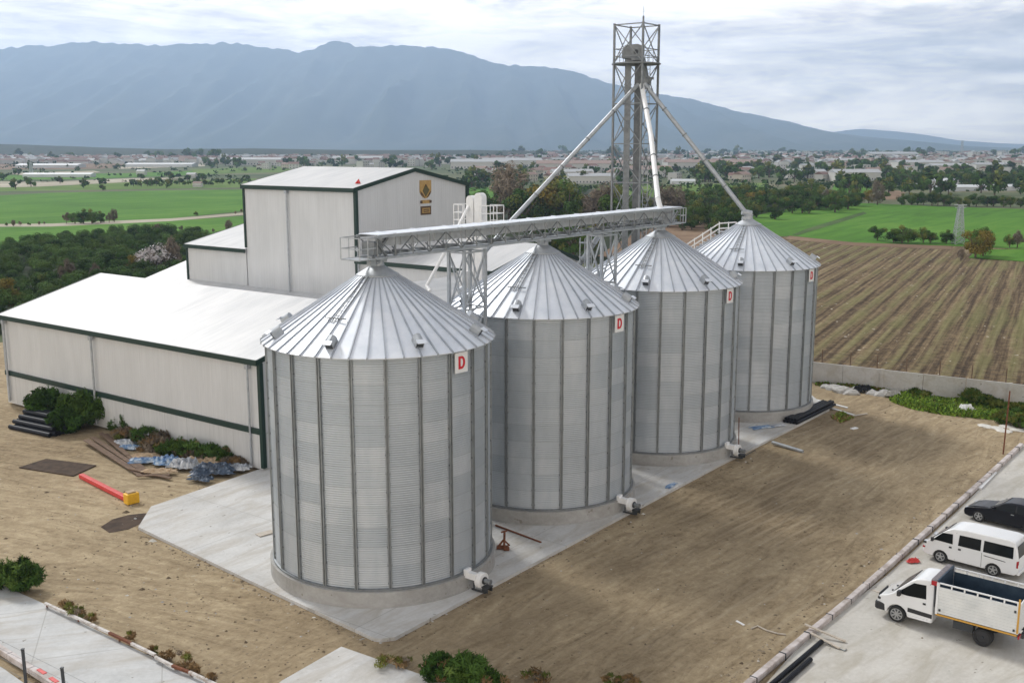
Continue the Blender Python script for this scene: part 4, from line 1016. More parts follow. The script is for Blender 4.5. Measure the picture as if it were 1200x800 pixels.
def make_truck():
    root = empty('parked_truck', (0, 0, 0), 'white flatbed truck with tall slatted sides and empty dark blue bed', 'truck')
    xr = -3.55; Lb = dict(local=True)
    loop = [(.42, 1.17), (.78, 1.02), (.93, .80), (.96, .50), (.90, .36), (.58, .34)]+arch(0, .43, .34)+[(-1.50, .36)]
    yw = vehicle_body(root, loop+[(-1.50, 1.30), (.22, 1.30)], [(-.18, 1.70), (-.48, 1.98), (-.72, 2.13), (-1.1, 2.20), (-1.46, 2.18)], .93, .95, .80, M_CARW, belt=1.30, taper=.16, bev=.06)
    for sg_ in (1, -1):
        pass
    side_panel(root, 'window', [(.02, 1.36), (-.14, 1.52), (-.62, 1.93), (-1.14, 1.96), (-1.20, 1.38), (-.4, 1.33)], yw, M_GLASS)
    quad_panel(root, 'windscreen', [(.18, .82, 1.36), (-.46, .72, 1.97), (-.46, -.72, 1.97), (.18, -.82, 1.36)], M_GLASS2, .02)
    side_panel(root, 'sill_moulding', [(-.46, .62), (-.46, .80), (-1.48, .76), (-1.48, .58)], yw, M_BUMP, off=.02)
    side_panel(root, 'door_seam', [(-1.28, .45), (-1.28, 2.05), (-1.30, 2.05), (-1.30, .45)], yw, M_BUMP, off=.004)
    side_panel(root, 'door_handle', [(-1.08, 1.12), (-1.08, 1.20), (-1.20, 1.20), (-1.20, 1.12)], yw, M_BUMP, off=.03)
    mb = MB(); mb.prism([(.70, -.86, .34), (1.02, -.70, .34), (1.04, -.70, .62), (.86, -.88, .74), (.45, -.93, .66), (.50, -.92, .40)], (0, 0, 0.001)) if False else None
    mb = MB(); mb.box((.93, 0, .50), (.16, 1.62, .34)); mb.box((.72, .80, .52), (.42, .22, .34)); mb.box((.72, -.80, .52), (.42, .22, .34)); mb.build('bumper', M_BUMP, root, bevel=.05, **Lb)
    mb = MB(); mb.box((.93, 0, .84), (.06, 1.05, .22)); mb.build('grille', M_BUMP, root, bevel=.02, **Lb)
    for sg_ in (1, -1):
        mb = MB(); mb.box((.70, sg_*.70, .86), (.34, .28, .20)); hl = mb.build('headlight', M_LAMP, root, bevel=.06, **Lb)
        mb = MB(); mb.box((.76, sg_*.72, .86), (.26, .26, .12)); mb.build('lamp_bezel', M_BUMP, hl, bevel=.03, **Lb)
        mb = MB(); mb.box((-.10, sg_*1.10, 1.42), (.14, .24, .24)); mb.bar((-.12, sg_*.92, 1.36), (-.10, sg_*1.1, 1.36), .06); mb.build('mirror', M_BUMP, root, bevel=.03, **Lb)
        wheel(root, 0, sg_*.84, .36, .23, sg_, spokes=8)
        wheel(root, xr, sg_*.80, .38, .40, sg_, spokes=0, cap=M_BUMP)
        mb = MB(); mb.box((-.97, sg_*.88, .42), (1.0, .14, .10)); mb.build('step', M_CARW, root, bevel=.02, **Lb)
    for sg_ in (.5, -.1):
        mb = MB(); mb.tube((.36, sg_, 1.19), (.36, sg_, 1.25), .05, 10); mb.build('bonnet_cap', M_BUMP, root, **Lb)
    # chassis
    mb = MB()
    for y in (-.42, .42): mb.box((-3.15, y, .66), (3.7, .08, .18))
    for x in (-1.9, -2.6, -4.2, -4.9): mb.box((x, 0, .66), (.1, .9, .12))
    mb.box((-2.7, .55, .52), (.8, .4, .34)); mb.box((-2.75, -.55, .52), (.6, .35, .34)); mb.build('chassis', M_DARK, root, **Lb)
    # bed
    x0, x1, zb, zt, hw = -1.66, -4.85, .95, 2.30, 1.04; xm = (x0+x1)/2; LL = x0-x1
    mb = MB(); mb.box((xm, 0, zb), (LL, 2*hw, .10)); mb.build('bed_floor', M_BEDIN, root, **Lb)
    for sg_ in (1, -1):
        mb = MB(); n = 9; hh = (zt-.16-zb)/n
        for k in range(n): mb.box((xm, sg_*hw, zb+hh*(k+.5)), (LL, .05, hh-.034))
        mb.box((xm, sg_*(hw-.008), (zb+zt-.16)/2), (LL-.02, .03, zt-.18-zb)); sd_ = mb.build('bed_side', M_BEDOUT, root, **Lb)
        mb = MB(); mb.box((xm, sg_*(hw-.04), (zb+zt-.16)/2+.02), (LL-.1, .02, zt-.20-zb)); mb.build('side_lining', M_BEDIN, sd_, **Lb)
        mb = MB(); mb.box((xm, sg_*hw, zt), (LL, .06, .05))
        for k in range(7): mb.box((x1+.05+(LL-.1)*k/6, sg_*hw, (zt-.09)), (.06, .06, .16))
        mb.build('top_rail', M_CARW, root, **Lb)
        mb = MB(); mb.box((xm, sg_*(hw+.015), zb-.045), (LL, .07, .07)); mb.build('edge_strip', M_ORANGE, root, **Lb)
    mb = MB(); mb.box((x1-.01, 0, (zb+zt-.1)/2), (.05, 2*hw, zt-.1-zb)); mb.build('tailgate', M_BEDOUT, root, **Lb)
    for sg_ in (1, -1):
        mb = MB(); mb.box((x1-.01, sg_*(hw+.01), (zb+zt)/2+.1), (.07, .06, zt-zb+.1)); mb.build('corner_post', M_ORANGE, root, **Lb)
        mb = MB(); mb.box((x0-.02, sg_*(hw+.01), (zb+zt)/2), (.09, .09, zt-zb+.05)); mb.build('corner_post', M_CARW, root, **Lb)
        for x, z in ((x1+.12, 1.1), (x1+.12, 1.9), (x0-.15, 1.12)):
            mb = MB(); mb.box((x, sg_*(hw+.035), z), (.08, .03, .10)); mb.build('latch', M_DARK, root, **Lb)
        mb = MB(); mb.box((x1-.05, sg_*.8, .78), (.06, .3, .14)); mb.build('tail_light', M_TAIL, root, **Lb)
    mb = MB(); mb.box((x0, 0, (zb+zt)/2+.06), (.06, 2*hw, zt-zb+.1)); mb.build('headboard', M_BEDIN, root, **Lb)
    mb = MB(); mb.box((x0+.14, 0, zt-.03), (.30, 2*hw+.08, .30)); mb.build('canvas_roll', M_CANVAS, root, bevel=.08, **Lb)
    for sg_ in (1, -1):
        mb = MB(); mb.box((x0+.14, sg_*(hw+.045), zt-.05), (.24, .02, .20)); mb.build('red_marker', M_TAIL, root, bevel=.008, **Lb)
    return root
def place_vehicle(o, f_px, r_px, halfw, rad_y):
    """nearside wheel contact points of front and rear axle give place and heading"""
    f = G(*f_px, YZ); r = G(*r_px, YZ); h = (f-r).normalized(); left = Vector((-h.y, h.x, 0))
    o.location = f-left*halfw; o.location.z = YZ; o.rotation_euler = (0, 0, math.atan2(h.y, h.x))
truck = make_truck(); place_vehicle(truck, (1050, 728), (1153, 757), .92, 0)
van = make_van(); place_vehicle(van, (1101, 659), (1162.5, 675), .84, 0)
car = make_car(); place_vehicle(car, (1146, 611), (1206, 626), .84, 0)

# ================================================================== YARD EDGES, WALL, FENCES
def D(x, y, dz=0): return G(x, y, DZ+dz)
bw = empty('boundary_wall', G(1078, 462, DZ), 'grey concrete boundary wall between the dirt yard and the ploughed field', 'wall')
WA, WB_ = G(900, 441.5, DZ), G(1420, 503, DZ); dw = (WB_-WA); LW = dw.length; dw.normalize(); nw = Vector((-dw.y, dw.x, 0)); HW = 1.80
mb = MB(); npan = int(LW/3.3)
for k in range(npan+1):
    a0 = WA+dw*(k*3.3); mb = MB(); mb.box(a0+dw*1.65+Vector((0, 0, HW/2+.01*(k % 3))), (3.25, .16, HW), dw, nw); mb.build('wall_panel', M_BWALL, bw)
mb = MB()
for k in range(npan+2):
    if k % 3 == 0:
        mb = MB(); mb.box(WA+dw*(k*3.3)-nw*.06+Vector((0, 0, HW/2+.02)), (.30, .26, HW+.04), dw, nw); mb.build('pilaster', M_BWALL, bw)
wr = empty('wire_fence', WA+nw*.5+Vector((0, 0, 0)), 'slack barbed wires strung between dark posts behind the boundary wall', 'wire fence')
fp = None; tops = []
for i, x in enumerate((928, 960, 993, 1026, 1061, 1099, 1137, 1177, 1218)):
    yb = np.interp(x, (955, 1200), (424.5, 449.0))
    # pole stands on the ground just behind the wall
    base = WA+dw*((G(x, np.interp(x, (955, 1200), (449, 474)), DZ)-WA).dot(dw))+nw*.25
    o = empty('fence_post', base, 'dark iron fence post standing behind the concrete boundary wall', 'fence post', 'iron posts behind the boundary wall') if False else None
    mb = MB(); lean = Vector((rg.uniform(-.06, .06), 0, 0)); tp = base+Vector((0, 0, HW+1.15))+lean
    mb.tube(base, tp, .045, 7); q = mb.build('fence_post', M_BWOOD, origin=base)
    tag(q, 'dark iron fence post standing behind the concrete boundary wall', 'fence post', 'iron posts behind the boundary wall'); tops.append((base, tp))
for h in (.30, .62, .95):
    mb = MB()
    for (b0, t0), (b1, t1) in zip(tops[:-1], tops[1:]):
        p = b0+Vector((0, 0, HW+h)); q = b1+Vector((0, 0, HW+h)); m_ = (p+q)/2+Vector((0, 0, -.08)); mb.tube(p, m_, .008, 4); mb.tube(m_, q, .008, 4)
    mb.build('wire', M_DARK, wr)
base = D(1175.5, 532); tp = GY(1183.5, 458, base.y)
mb = MB(); mb.tube(base, tp, .05, 8); tag(mb.build('leaning_pole', M_RUST, origin=base), 'tall thin rusty pole leaning at the corner of the vehicle yard', 'pole')
base = G(865.5, 532, PADZ); mb = MB(); mb.bar(base, GY(866, 489, base.y), .07, .05); tag(mb.build('angle_iron', M_RUST, origin=base), 'upright rusty angle iron beside the third silo', 'iron bar')

# long kerb with straps along the vehicle yard
kb = empty('kerb', D(1040, 660), 'long pinkish kerb pipe with dark straps edging the vehicle yard', 'kerb')
KP = [D(x, y, .15) for x, y in ((812, 862), (880, 799), (930, 757), (985, 712), (1040, 664), (1090, 619), (1130, 583), (1165, 551), (1197, 521))]
cum = [0]
for p, q in zip(KP[:-1], KP[1:]): cum.append(cum[-1]+(q-p).length)
def along(d):
    for i in range(len(KP)-1):
        if d <= cum[i+1] or i == len(KP)-2:
            t = (d-cum[i])/(cum[i+1]-cum[i]); return KP[i].lerp(KP[i+1], t)
d = 0; i = 0
while d < cum[-1]-.3:
    e = min(d+2.35+rg.uniform(-.3, .3), cum[-1]); p, q = along(d), along(e-.02)
    mb = MB(); j = rg.uniform(-.02, .02); mb.bar(p+Vector((j, 0, j)), q+Vector((-j, 0, 0)), .27, .27); o = mb.build('kerb_block', M_KERB, kb, bevel=.035)
    dd = (q-p).normalized(); c = p+dd*.12; mb = MB(); mb.bar(c-dd*.03, c+dd*.03, .31, .30); mb.build('strap', M_DARK, o)
    d = e; i += 1
def tubething(name, pts, r, m, label, cat, group=None, n=10, z=None):
    mb = MB(); mb.path(pts, r, n); o = mb.build(name, m, origin=pts[0], smooth=True); return tag(o, label, cat, group)
def plank(name, p, q, wd, ht, m, label, cat, group=None):
    mb = MB(); mb.bar(p, q, wd, ht); o = mb.build(name, m, origin=p, bevel=.006); return tag(o, label, cat, group)
for k, (a_, b_) in enumerate((((888, 815), (963, 751)), ((894, 822), (950, 772)))):
    tubething('black_pipe', [G(*a_, YZ+.09), G(*b_, YZ+.09)], .10, M_BLACKP, 'black pipe lying along the kerb at the lower right', 'pipe', 'black pipes beside the kerb')
plank('timber_plank', G(943, 731, DZ+.45), G(991, 751, YZ+.06), .12, .06, M_WOOD, 'grey plank resting across the kerb, the upper of two', 'plank')
plank('timber_plank', G(950, 741, DZ+.33), G(984, 759, YZ+.05), .12, .05, M_WOOD, 'grey plank beside the kerb, the lower of two', 'plank')
plank('timber_plank', G(1022, 691, DZ+.05), G(1044, 698, DZ+.08), .13, .06, M_WOOD, 'pale stick poking out of the dirt beside the kerb', 'plank')
tubething('bent_rod', [G(962, 750, YZ+.03), G(990, 762, YZ+.03), G(992, 760, YZ+.03)], .02, M_GALVD, 'thin bent rod on the concrete next to the two planks', 'rod')
plank('white_stick', G(863, 727, DZ+.04), G(872, 732, DZ+.04), .09, .05, M_WHITEM, 'short white stick on bare dirt left of the kerb', 'stick')
tubething('white_hose', [G(880, 736, DZ+.04), G(888, 733, DZ+.04), G(898, 738, DZ+.04), G(912, 742, DZ+.04), G(921, 743, DZ+.04)], .035, M_WOOD, 'pale curled hose half buried in the dirt near the kerb', 'hose')
plank('white_kerb_board', G(1148, 572, YZ+.06), G(1166, 553, YZ+.06), .22, .1, M_WHITEM, 'white board lying beside the kerb near its upper end', 'board')

def crumple(name, c, sx, sy, amp, m, label, cat, group=None, seed=0, rot=0.0, nx=22, ny=18, lift=.03, kind=None):
    r = np.random.default_rng(seed); ph = r.uniform(0, 6.3, 12); fx = r.uniform(1, 7, 12); fy = r.uniform(1, 7, 12)
    V = []; F = []
    ca, sa = math.cos(rot), math.sin(rot)
    for j in range(ny):
        for i in range(nx):
            u = i/(nx-1)-.5; v = j/(ny-1)-.5
            ed = 1+.16*math.sin(7*u+ph[0])*abs(v)*2+.12*math.sin(11*v+ph[1])*abs(u)*2
            x = u*sx*ed*.85; y = v*sy*ed*.85
            h = sum(abs(math.sin(fx[k]*u*3+fy[k]*v*3+ph[k]))**.7 for k in range(12))/12-.35
            fall = max(0, min(1, (0.5-max(abs(u), abs(v)))*6))
            h = max(0, h*1.7)*amp*(.25+.75*fall)+r.uniform(0, .06)*amp
            V.append(c+Vector((x*ca-y*sa, x*sa+y*ca, h+lift)))
    for j in range(ny-1):
        for i in range(nx-1): F.append((j*nx+i, j*nx+i+1, (j+1)*nx+i+1, (j+1)*nx+i))
    mb = MB(); mb.add(V, F); o = mb.build(name, m, origin=c, fix=False)
    sm = o.modifiers.new('thick', 'SOLIDIFY'); sm.thickness = .008
    return tag(o, label, cat, group, kind)
crumple('red_cloth', G(1070, 659, DZ+.04), 0.8, .4, .25, M_REDP, 'crumpled red cloth caught under the kerb near the van', 'cloth', seed=3, rot=.3)
crumple('blue_sheet', G(892, 501, PADZ), 1.9, .9, .10, M_TARP, 'light blue plastic sheet on the pad under the farthest silo', 'plastic sheet', seed=5, rot=.4)
crumple('blue_sheet', G(912, 499, PADZ), 1.3, .6, .12, M_TARPG, 'pale grey plastic sheet on the pad beside the black pipe bundle', 'plastic sheet', seed=6, rot=.2)
crumple('blue_sheet', G(786, 569, PADZ), 1.5, .45, .05, M_TARP, 'small blue plastic strip on the pad beside the third silo', 'plastic sheet', seed=8, rot=1.0)

# pipe bundle by the far silo
pa, pb = G(931, 497, PADZ), G(966, 480, PADZ); dd = (pb-pa).normalized(); ss = Vector((-dd.y, dd.x, 0))
for lay, n in ((0, 5), (1, 4)):
    for k in range(n):
        o_ = ss*(-.15+(k+lay*.5)*.24)+Vector((0, 0, .12+lay*.21)); tubething('black_pipe', [pa+o_, pb+dd*1.5+o_+dd*rg.uniform(-.2, .3)], .115, M_BLACKP, 'black pipe in the low bundle at the foot of the farthest silo', 'pipe', 'black pipes by the farthest silo')
plank('timber_plank', D(955, 468, .12), D(993, 477.5, .05), .22, .08, M_WHITEM, 'long pale plank on the dirt behind the black pipe bundle', 'plank')
plank('timber_plank', D(962, 474, .10), D(1003, 487, .05), .20, .07, M_WHITEM, 'pale plank nearest the pad corner beyond the black pipes', 'plank')
plank('timber_plank', D(1000, 487, .10), D(1016, 484.5, .05), .14, .07, M_WOOD, 'short weathered plank at the end of the pale boards', 'plank')
tubething('grey_pipe', [D(905, 518, .2), D(941, 529, .08)], .12, M_GALV, 'grey pipe lying from the pad edge onto the dirt', 'pipe')
tubething('iron_rod', [G(869, 536, PADZ+.03), G(885, 527, PADZ+.03)], .03, M_DARK, 'short dark rod on the pad near the third fan', 'rod')
tubething('iron_rod', [G(581, 615, PADZ+.06), G(634, 635, PADZ+.03)], .05, M_RUST, 'long rusty bar on the pad between the first two silos', 'rod')
jk = empty('rusty_jack', G(589, 643, PADZ), 'rusty jack like tool on the pad between the nearest two silos', 'jack')
b0 = G(589, 643, PADZ)
mb = MB(); mb.box(b0+Vector((0, 0, .10)), (.62, .24, .16)); mb.box(b0+Vector((.2, -.15, .08)), (.3, .3, .12)); mb.build('base', M_RUST, jk, bevel=.03)
mb = MB(); mb.bar(b0+Vector((-.25, 0, .1)), b0+Vector((.05, 0, .5)), .09); mb.tube(b0+Vector((.08, 0, .15)), b0+Vector((.10, 0, .95)), .06, 8); mb.bar(b0+Vector((-.08, 0, .9)), b0+Vector((.24, 0, 1.0)), .07); mb.bar(b0+Vector((.05, 0, .5)), b0+Vector((.36, 0, .2)), .07); mb.build('lever', M_RUST, jk)
plank('timber_plank', G(302, 627, PADZ+.04), G(320, 622, PADZ+.04), .5, .05, M_WOOD, 'grey board on the pad left of the nearest silo', 'plank')

# rails and posts at the lower left
M_OFFW = mottled('worn_off_white_paint', [(.35, (.36, .31, .27)), (.5, (.56, .53, .50)), (.65, (.66, .64, .62))], 3, .8, obj=True, det=7)
rl = empty('edge_rail', D(150, 752), 'low white and rusty rail along the edge of the lower left concrete path', 'rail')
seg = [((53, 706.5), (128, 741), M_OFFW, 'white_bar'), ((128, 741), (154, 753.5), M_RUST, 'rusty_bar'), ((154, 753.5), (182, 767), M_OFFW, 'white_bar'), ((182, 769.5), (202, 779.5), M_OFFW, 'white_bar'), ((202, 779.5), (222, 787), M_RUST, 'rusty_bar'), ((222, 787), (256, 803), M_OFFW, 'white_bar')]
for a_, b_, m_, nm in seg: mb = MB(); mb.bar(D(*a_, .26), D(*b_, .26), .11, .10); mb.build(nm, m_, rl)
for x, y in ((55, 710), (92, 727), (140, 750), (180, 768), (224, 790)): mb = MB(); mb.bar(D(x, y, 0), D(x, y, .22), .07); mb.build('foot', M_RUST, rl)
kl = empty('low_kerb', G(30, 778, DZ+.1), 'pinkish kerb with red paint marks behind the black fence posts', 'kerb')
for k in range(6):
    p = G(-40+k*26, 734.5+k*16.8, DZ+.2); q = G(-40+(k+1)*26-.6, 734.5+(k+1)*16.8-.4, DZ+.2); mb = MB(); mb.bar(p, q, .26, .26); mb.build('kerb_block', M_KERB, kl, bevel=.02)
for x, y in ((49, 786), (63, 796)): mb = MB(); mb.bar(G(x-4, y-2.6, DZ+.34), G(x+4, y+2.6, DZ+.34), .16, .03); mb.build('red_mark', M_REDP, kl)
tp_ = []
for (bx, by), (tx, ty), lb in (((31, 806), (26.5, 760), 'black fence post at the lower left, the one nearer the frame edge'), ((78, 831), (72.5, 782), 'black fence post at the lower left, the one cut by the bottom edge')):
    b_ = G(bx, by, DZ+.1); t_ = GY(tx, ty, b_.y); mb = MB(); mb.bar(b_, t_, .09); mb.box(t_, (.11, .11, .04)); tag(mb.build('fence_post', M_DARK, origin=b_), lb, 'fence post'); tp_.append((b_, t_))
wf = empty('wire_fence', tp_[0][0], 'thin wires between the two black posts at the lower left', 'wire fence')
dv = tp_[1][0]-tp_[0][0]
for h in (.35, .75, 1.15, 1.5):
    mb = MB(); mb.tube(tp_[0][0]-dv*1.2+Vector((0, 0, h)), tp_[1][0]+dv*1.5+Vector((0, 0, h)), .006, 4); mb.build('wire', M_GALVD, wf)

# pile of black pipes beside the warehouse
pa, pb = D(12, 503), D(58, 513); dd = (pb-pa).normalized(); ss = Vector((-dd.y, dd.x, 0)); 
for lay, n in enumerate((8, 7, 5, 3)):
    for k in range(n):
        o_ = ss*((k+lay*.5)*.36+.1+lay*.25)+Vector((0, 0, .17+lay*.29)); j = rg.uniform(-.35, .35)
        tubething('black_pipe', [pa+o_+dd*j, pb+o_+dd*(j+.1)], .165, M_BLACKP, 'black pipe in the big pile beside the warehouse shrubs', 'pipe', 'black pipes piled by the warehouse', 12)
# flat brown sheet, red beam with its yellow box
mb = MB(); mb.prism([D(x, y, .02) for x, y in ((22, 548), (54, 538), (113, 545.5), (86, 558))], (0, 0, .05)); tag(mb.build('brown_sheet', M_EARTH, origin=D(60, 548)), 'flat dark brown sheet lying on the dirt left of the red beam', 'sheet')
rb = empty('red_beam', D(125, 572), 'long red beam with a yellow box at its end lying on dirt', 'beam')
mb = MB(); mb.bar(D(95, 557, .16), D(150, 585, .16), .30, .26); mb.build('beam', M_REDP, rb, bevel=.02)
mb = MB(); c = D(154, 583, .34); dd = (D(150, 585)-D(95, 557)).normalized(); mb.box(c, (.55, .75, .62), dd, (-dd.y, dd.x, 0)); yb_ = mb.build('end_box', M_YEL, rb, bevel=.05)
mb = MB(); mb.box(c+Vector((-.05, .05, .35)), (.42, .5, .08), dd, (-dd.y, dd.x, 0)); mb.build('box_lid', M_CARD, yb_, bevel=.02)
for k, (a_, b_, w_) in enumerate((((101, 515), (165, 556), .42), ((108, 512), (170, 553), .34), ((118, 507), (172, 552), .30), ((150, 548), (200, 560), .30), ((160, 557), (199, 556), .26), ((124, 508), (150, 533), .25))):
    plank('timber_board', D(*a_, .30-.03*k), D(*b_, .10+.02*k), w_, .05, M_BWOOD, 'long brown board in the splayed heap between beam and blue sheets', 'board', 'brown boards in the debris heap')
deb = [(146, 521, 2.0, 1.3, .4, M_TARPG, 'pale grey crumpled sheet at the left end of the debris heap'), (151, 526, 1.5, 1.0, .3, M_TARP, 'light blue crumpled sheet beside the brown boards'),
       (172, 537, 2.4, 1.3, .35, M_CARD, 'tan sheet in the middle of the debris heap'), (173, 543, 2.6, 1.0, .4, M_TARP, 'blue crumpled sheet left of centre in the debris heap'),
       (197, 545, 2.4, 1.5, .6, M_TARP, 'large light blue crumpled sheet in the middle of the heap'), (216, 549, 2.3, 1.5, .7, M_TARPG, 'pale crumpled sheet next to the tan cardboard'),
       (240, 545, 3.2, 1.3, .55, M_CARD, 'tan cardboard sheet under the low shrubs by the wall'), (250, 557, 3.0, 1.7, .8, M_TARPD, 'dark navy crumpled sheet at the right end of the heap'),
       (236, 565, 1.6, .9, .4, M_TARPD, 'small navy crumpled sheet closest to the concrete pad'), (279, 553, 1.9, 1.0, .45, M_TARPG, 'grey crumpled sheet at the corner of the pad'), (187, 556, 2.6, .9, .25, M_CARD, 'tan sheet in front of the blue sheets')]
for k, (x, y, sx, sy, am, m_, lb) in enumerate(deb): crumple('crumpled_sheet', D(x, y), sx, sy, am, m_, lb, 'plastic sheet', seed=20+k, rot=-.3+.15*(k % 4), lift=.04+.015*k)
M_CLOD = mottled('soil_clod', [(.3, (.17, .13, .085)), (.7, (.32, .26, .18))], 3, .95)
M_EARTHC = mottled('dark_soil_clod', [(.3, (.09, .065, .04)), (.7, (.19, .145, .095))], 3, .95)
M_PSTONE = mottled('pale_stone', [(.3, (.50, .48, .43)), (.7, (.68, .66, .62))], 3, .9)
# debris strip under the boundary wall
M_ROCK = mottled('broken_concrete', [(.3, (.30, .29, .27)), (.7, (.50, .49, .47))], 3, .9, obj=True)
def rock(c, s, m, label, cat, group, seed, flat=.5, name='rubble_block'):
    r = random.Random(seed); bm = bmesh.new(); bmesh.ops.create_icosphere(bm, subdivisions=2, radius=1)
    for v in bm.verts: v.co = Vector((v.co.x*s*r.uniform(.75, 1.2), v.co.y*s*r.uniform(.6, 1), max(-.2, v.co.z)*s*flat*r.uniform(.8, 1.15)))
    me = bpy.data.meshes.new(name); bm.to_mesh(me); bm.free(); me.materials.append(m); o = bpy.data.objects.new(name, me); COL.objects.link(o); o.location = c; o.rotation_euler = (0, 0, r.uniform(0, 3)); return tag(o, label, cat, group)
for k, (x, y, s_, m_) in enumerate(((978, 456, .9, M_ROCK), (988, 459, 1.0, M_ROCK), (997, 461, .8, M_ROCK), (1004, 456, .6, M_ROCK), (1022, 461, .7, M_ROCK), (1032, 463, .7, M_ROCK), (1037, 460, .6, M_ROCK), (968, 454, .6, M_ROCK), (1050, 464, .5, M_ROCK))):
    rock(D(x, y), s_, m_, 'grey lump of broken concrete in the debris strip under the boundary wall', 'rubble', 'concrete lumps under the boundary wall', 50+k)
crumple('black_bag', D(1012, 459.5), 1.9, .9, .7, M_BLACKP, 'black plastic bag among the grey rubble under the boundary wall', 'bag', seed=61)
crumple('white_bag', D(1045, 464.5), 1.6, .9, .6, M_ROCK, 'pale plastic bag at the edge of the green weeds', 'bag', seed=62)
crumple('white_bag', D(1132, 482), 1.3, .8, .7, M_WHITEM, 'small white bag in the green weeds', 'bag', seed=63)
for k, (x, y) in enumerate(((1154, 499), (1169, 502), (1181, 500), (1193, 504), (1178, 505))):
    rock(D(x, y), .62, M_PSTONE, 'flat white slab in the loose group beside the leaning pole', 'slab', 'white slabs near the yard corner', 80+k, .18, 'white_slab')
plank('white_stick', D(998, 502.5, .04), D(1004, 501, .04), .28, .08, M_WHITEM, 'small white block alone on the dirt beyond the silo row', 'block')

# loose stones and crumbs of the yard
def gravel():
    r = np.random.default_rng(5); V = []; F = []; MI = []
    spots = []
    for _ in range(950):
        spots.append((r.uniform(430, 1180), r.uniform(470, 800)))
    for _ in range(1100): spots.append((r.uniform(0, 430), r.uniform(560, 800)))
    for _ in range(260): q = r.random(); spots.append((440+530*q+r.uniform(2, 14), 751-270*q+r.uniform(2, 10)))
    for _ in range(200): q = r.random(); spots.append((165+275*q-r.uniform(0, 10), 622+128*q+r.uniform(0, 9)))
    for _ in range(260): q = r.random(); spots.append((870+325*q-r.uniform(4, 26), 800-280*q-r.uniform(0, 8)))
    n = 0
    for x, y in spots:
        c = D(x, y); s_ = .018+abs(r.normal())*.024
        if r.random() < .03: s_ *= 1.9
        o8 = []
        for k in range(5): a_ = 6.283*k/5+r.uniform(-.3, .3); o8.append((c.x+s_*r.uniform(.8, 1.7)*math.cos(a_), c.y+s_*1.1*math.sin(a_), DZ+.001))
        o8.append((c.x, c.y, DZ+s_*r.uniform(.5, 1.1)))
        V += o8; F += [(n+k, n+(k+1) % 5, n+5) for k in range(5)]; MI += [int(r.choice(4, p=(.50, .06, .02, .42)))]*5; n += 6
    mb = MB(); mb.v = V; mb.f = F; mb.m = MI
    o = mb.build('gravel', [M_CLOD, M_ROCK, M_PSTONE, M_EARTHC], origin=(0, 40, 0)); tag(o, kind='stuff')
gravel()

# ================================================================== PLANTS
def shrub(c, dims, mats, wts, label, cat='shrub', group=None, seed=0, nclump=26, nleaf=5200, size=.13, aspect=2.6, up=.6, name='shrub', stems=True):
    root = empty(name, c, label, cat, group)
    me = leaf_mesh('leaves', seed, dims, nclump, nleaf, size, mats, wts, aspect=aspect, up=up, base=.02, csize=.34, fill=.35)
    mesh_obj('foliage', me, root)
    r2 = np.random.default_rng(seed+999); V = []; sp_n = 55 if stems else 0
    if sp_n:
        sb_ = MB()
        for k in range(sp_n):
            a_ = r2.uniform(0, 6.28); q = r2.uniform(.2, .95); b0_ = Vector((dims[0]*q*math.cos(a_), dims[1]*q*math.sin(a_), dims[2]*(.92-.55*q*q)*r2.uniform(.7, 1))); ht_ = dims[2]*r2.uniform(.12, .3); dr = Vector((math.cos(a_)*.35*q, math.sin(a_)*.35*q, 1)).normalized()
            for j in range(22):
                f_ = j/22; p = b0_+dr*(ht_*f_); d_ = Vector(r2.normal(size=3)); d_.z = abs(d_.z)*.8+.4; d_.normalize(); sd2 = d_.cross(Vector(r2.normal(size=3))).normalized(); L_ = size*1.15*(1.1-.5*f_)
                sb_.add([p, p+d_*L_*.5+sd2*L_*.16, p+d_*L_, p+d_*L_*.5-sd2*L_*.16], [(0, 1, 2, 3)], 0)
        so_ = sb_.build('shoots', mats[0], root, local=True, fix=False); bm = bmesh.new(); bm.from_mesh(me); n0 = len(bm.faces); bm.from_mesh(so_.data); bm.faces.ensure_lookup_table()
        for f in bm.faces[n0:]: f.material_index = min(1, len(mats)-1) if mats[0] is L_DARK else len(mats)-1
        bm.to_mesh(me); bm.free(); bpy.data.objects.remove(so_)
    if stems:
        r = random.Random(seed); mb = MB()
        for k in range(7): a_ = r.uniform(0, 6.28); q = r.uniform(.3, .6); mb.tube((0, 0, 0), (dims[0]*q*math.cos(a_), dims[1]*q*math.sin(a_), dims[2]*.6), .03, 5, r2=.012)
        mb.build('stem', M_BARK, root, local=True)
    return root
gm = [L_MID, L_DARK, L_SPRIG]
shrub(D(24, 692), (1.05, .85, 1.5), gm, (.45, .35, .2), 'bushy green shrub at the left edge beside the concrete path', seed=1, nleaf=5200, size=.15, nclump=34)
shrub(D(-2, 689), (.8, .7, 1.3), gm, (.45, .35, .2), 'green shrub cut by the left edge of the photo', seed=2, nleaf=3000, size=.15)
shrub(D(548, 806), (.95, .75, 1.35), [L_DARK, L_MID, L_SPRIG], (.5, .4, .1), 'dark spiky shrub at the bottom centre beside the concrete slab', seed=3, nleaf=6000, size=.13, nclump=36)
shrub(D(513, 800), (.75, .6, 1.25), [L_DARK, L_MID, L_DRY], (.55, .35, .1), 'smaller dark shrub left of the spiky one at the bottom centre', seed=4, nleaf=3600, size=.12)
shrub(D(578, 812), (.6, .5, .8), [L_DARK, L_MID, L_DRY], (.3, .4, .3), 'low green shrub on the right flank of the spiky bottom shrub', seed=41, nleaf=2200, size=.12)
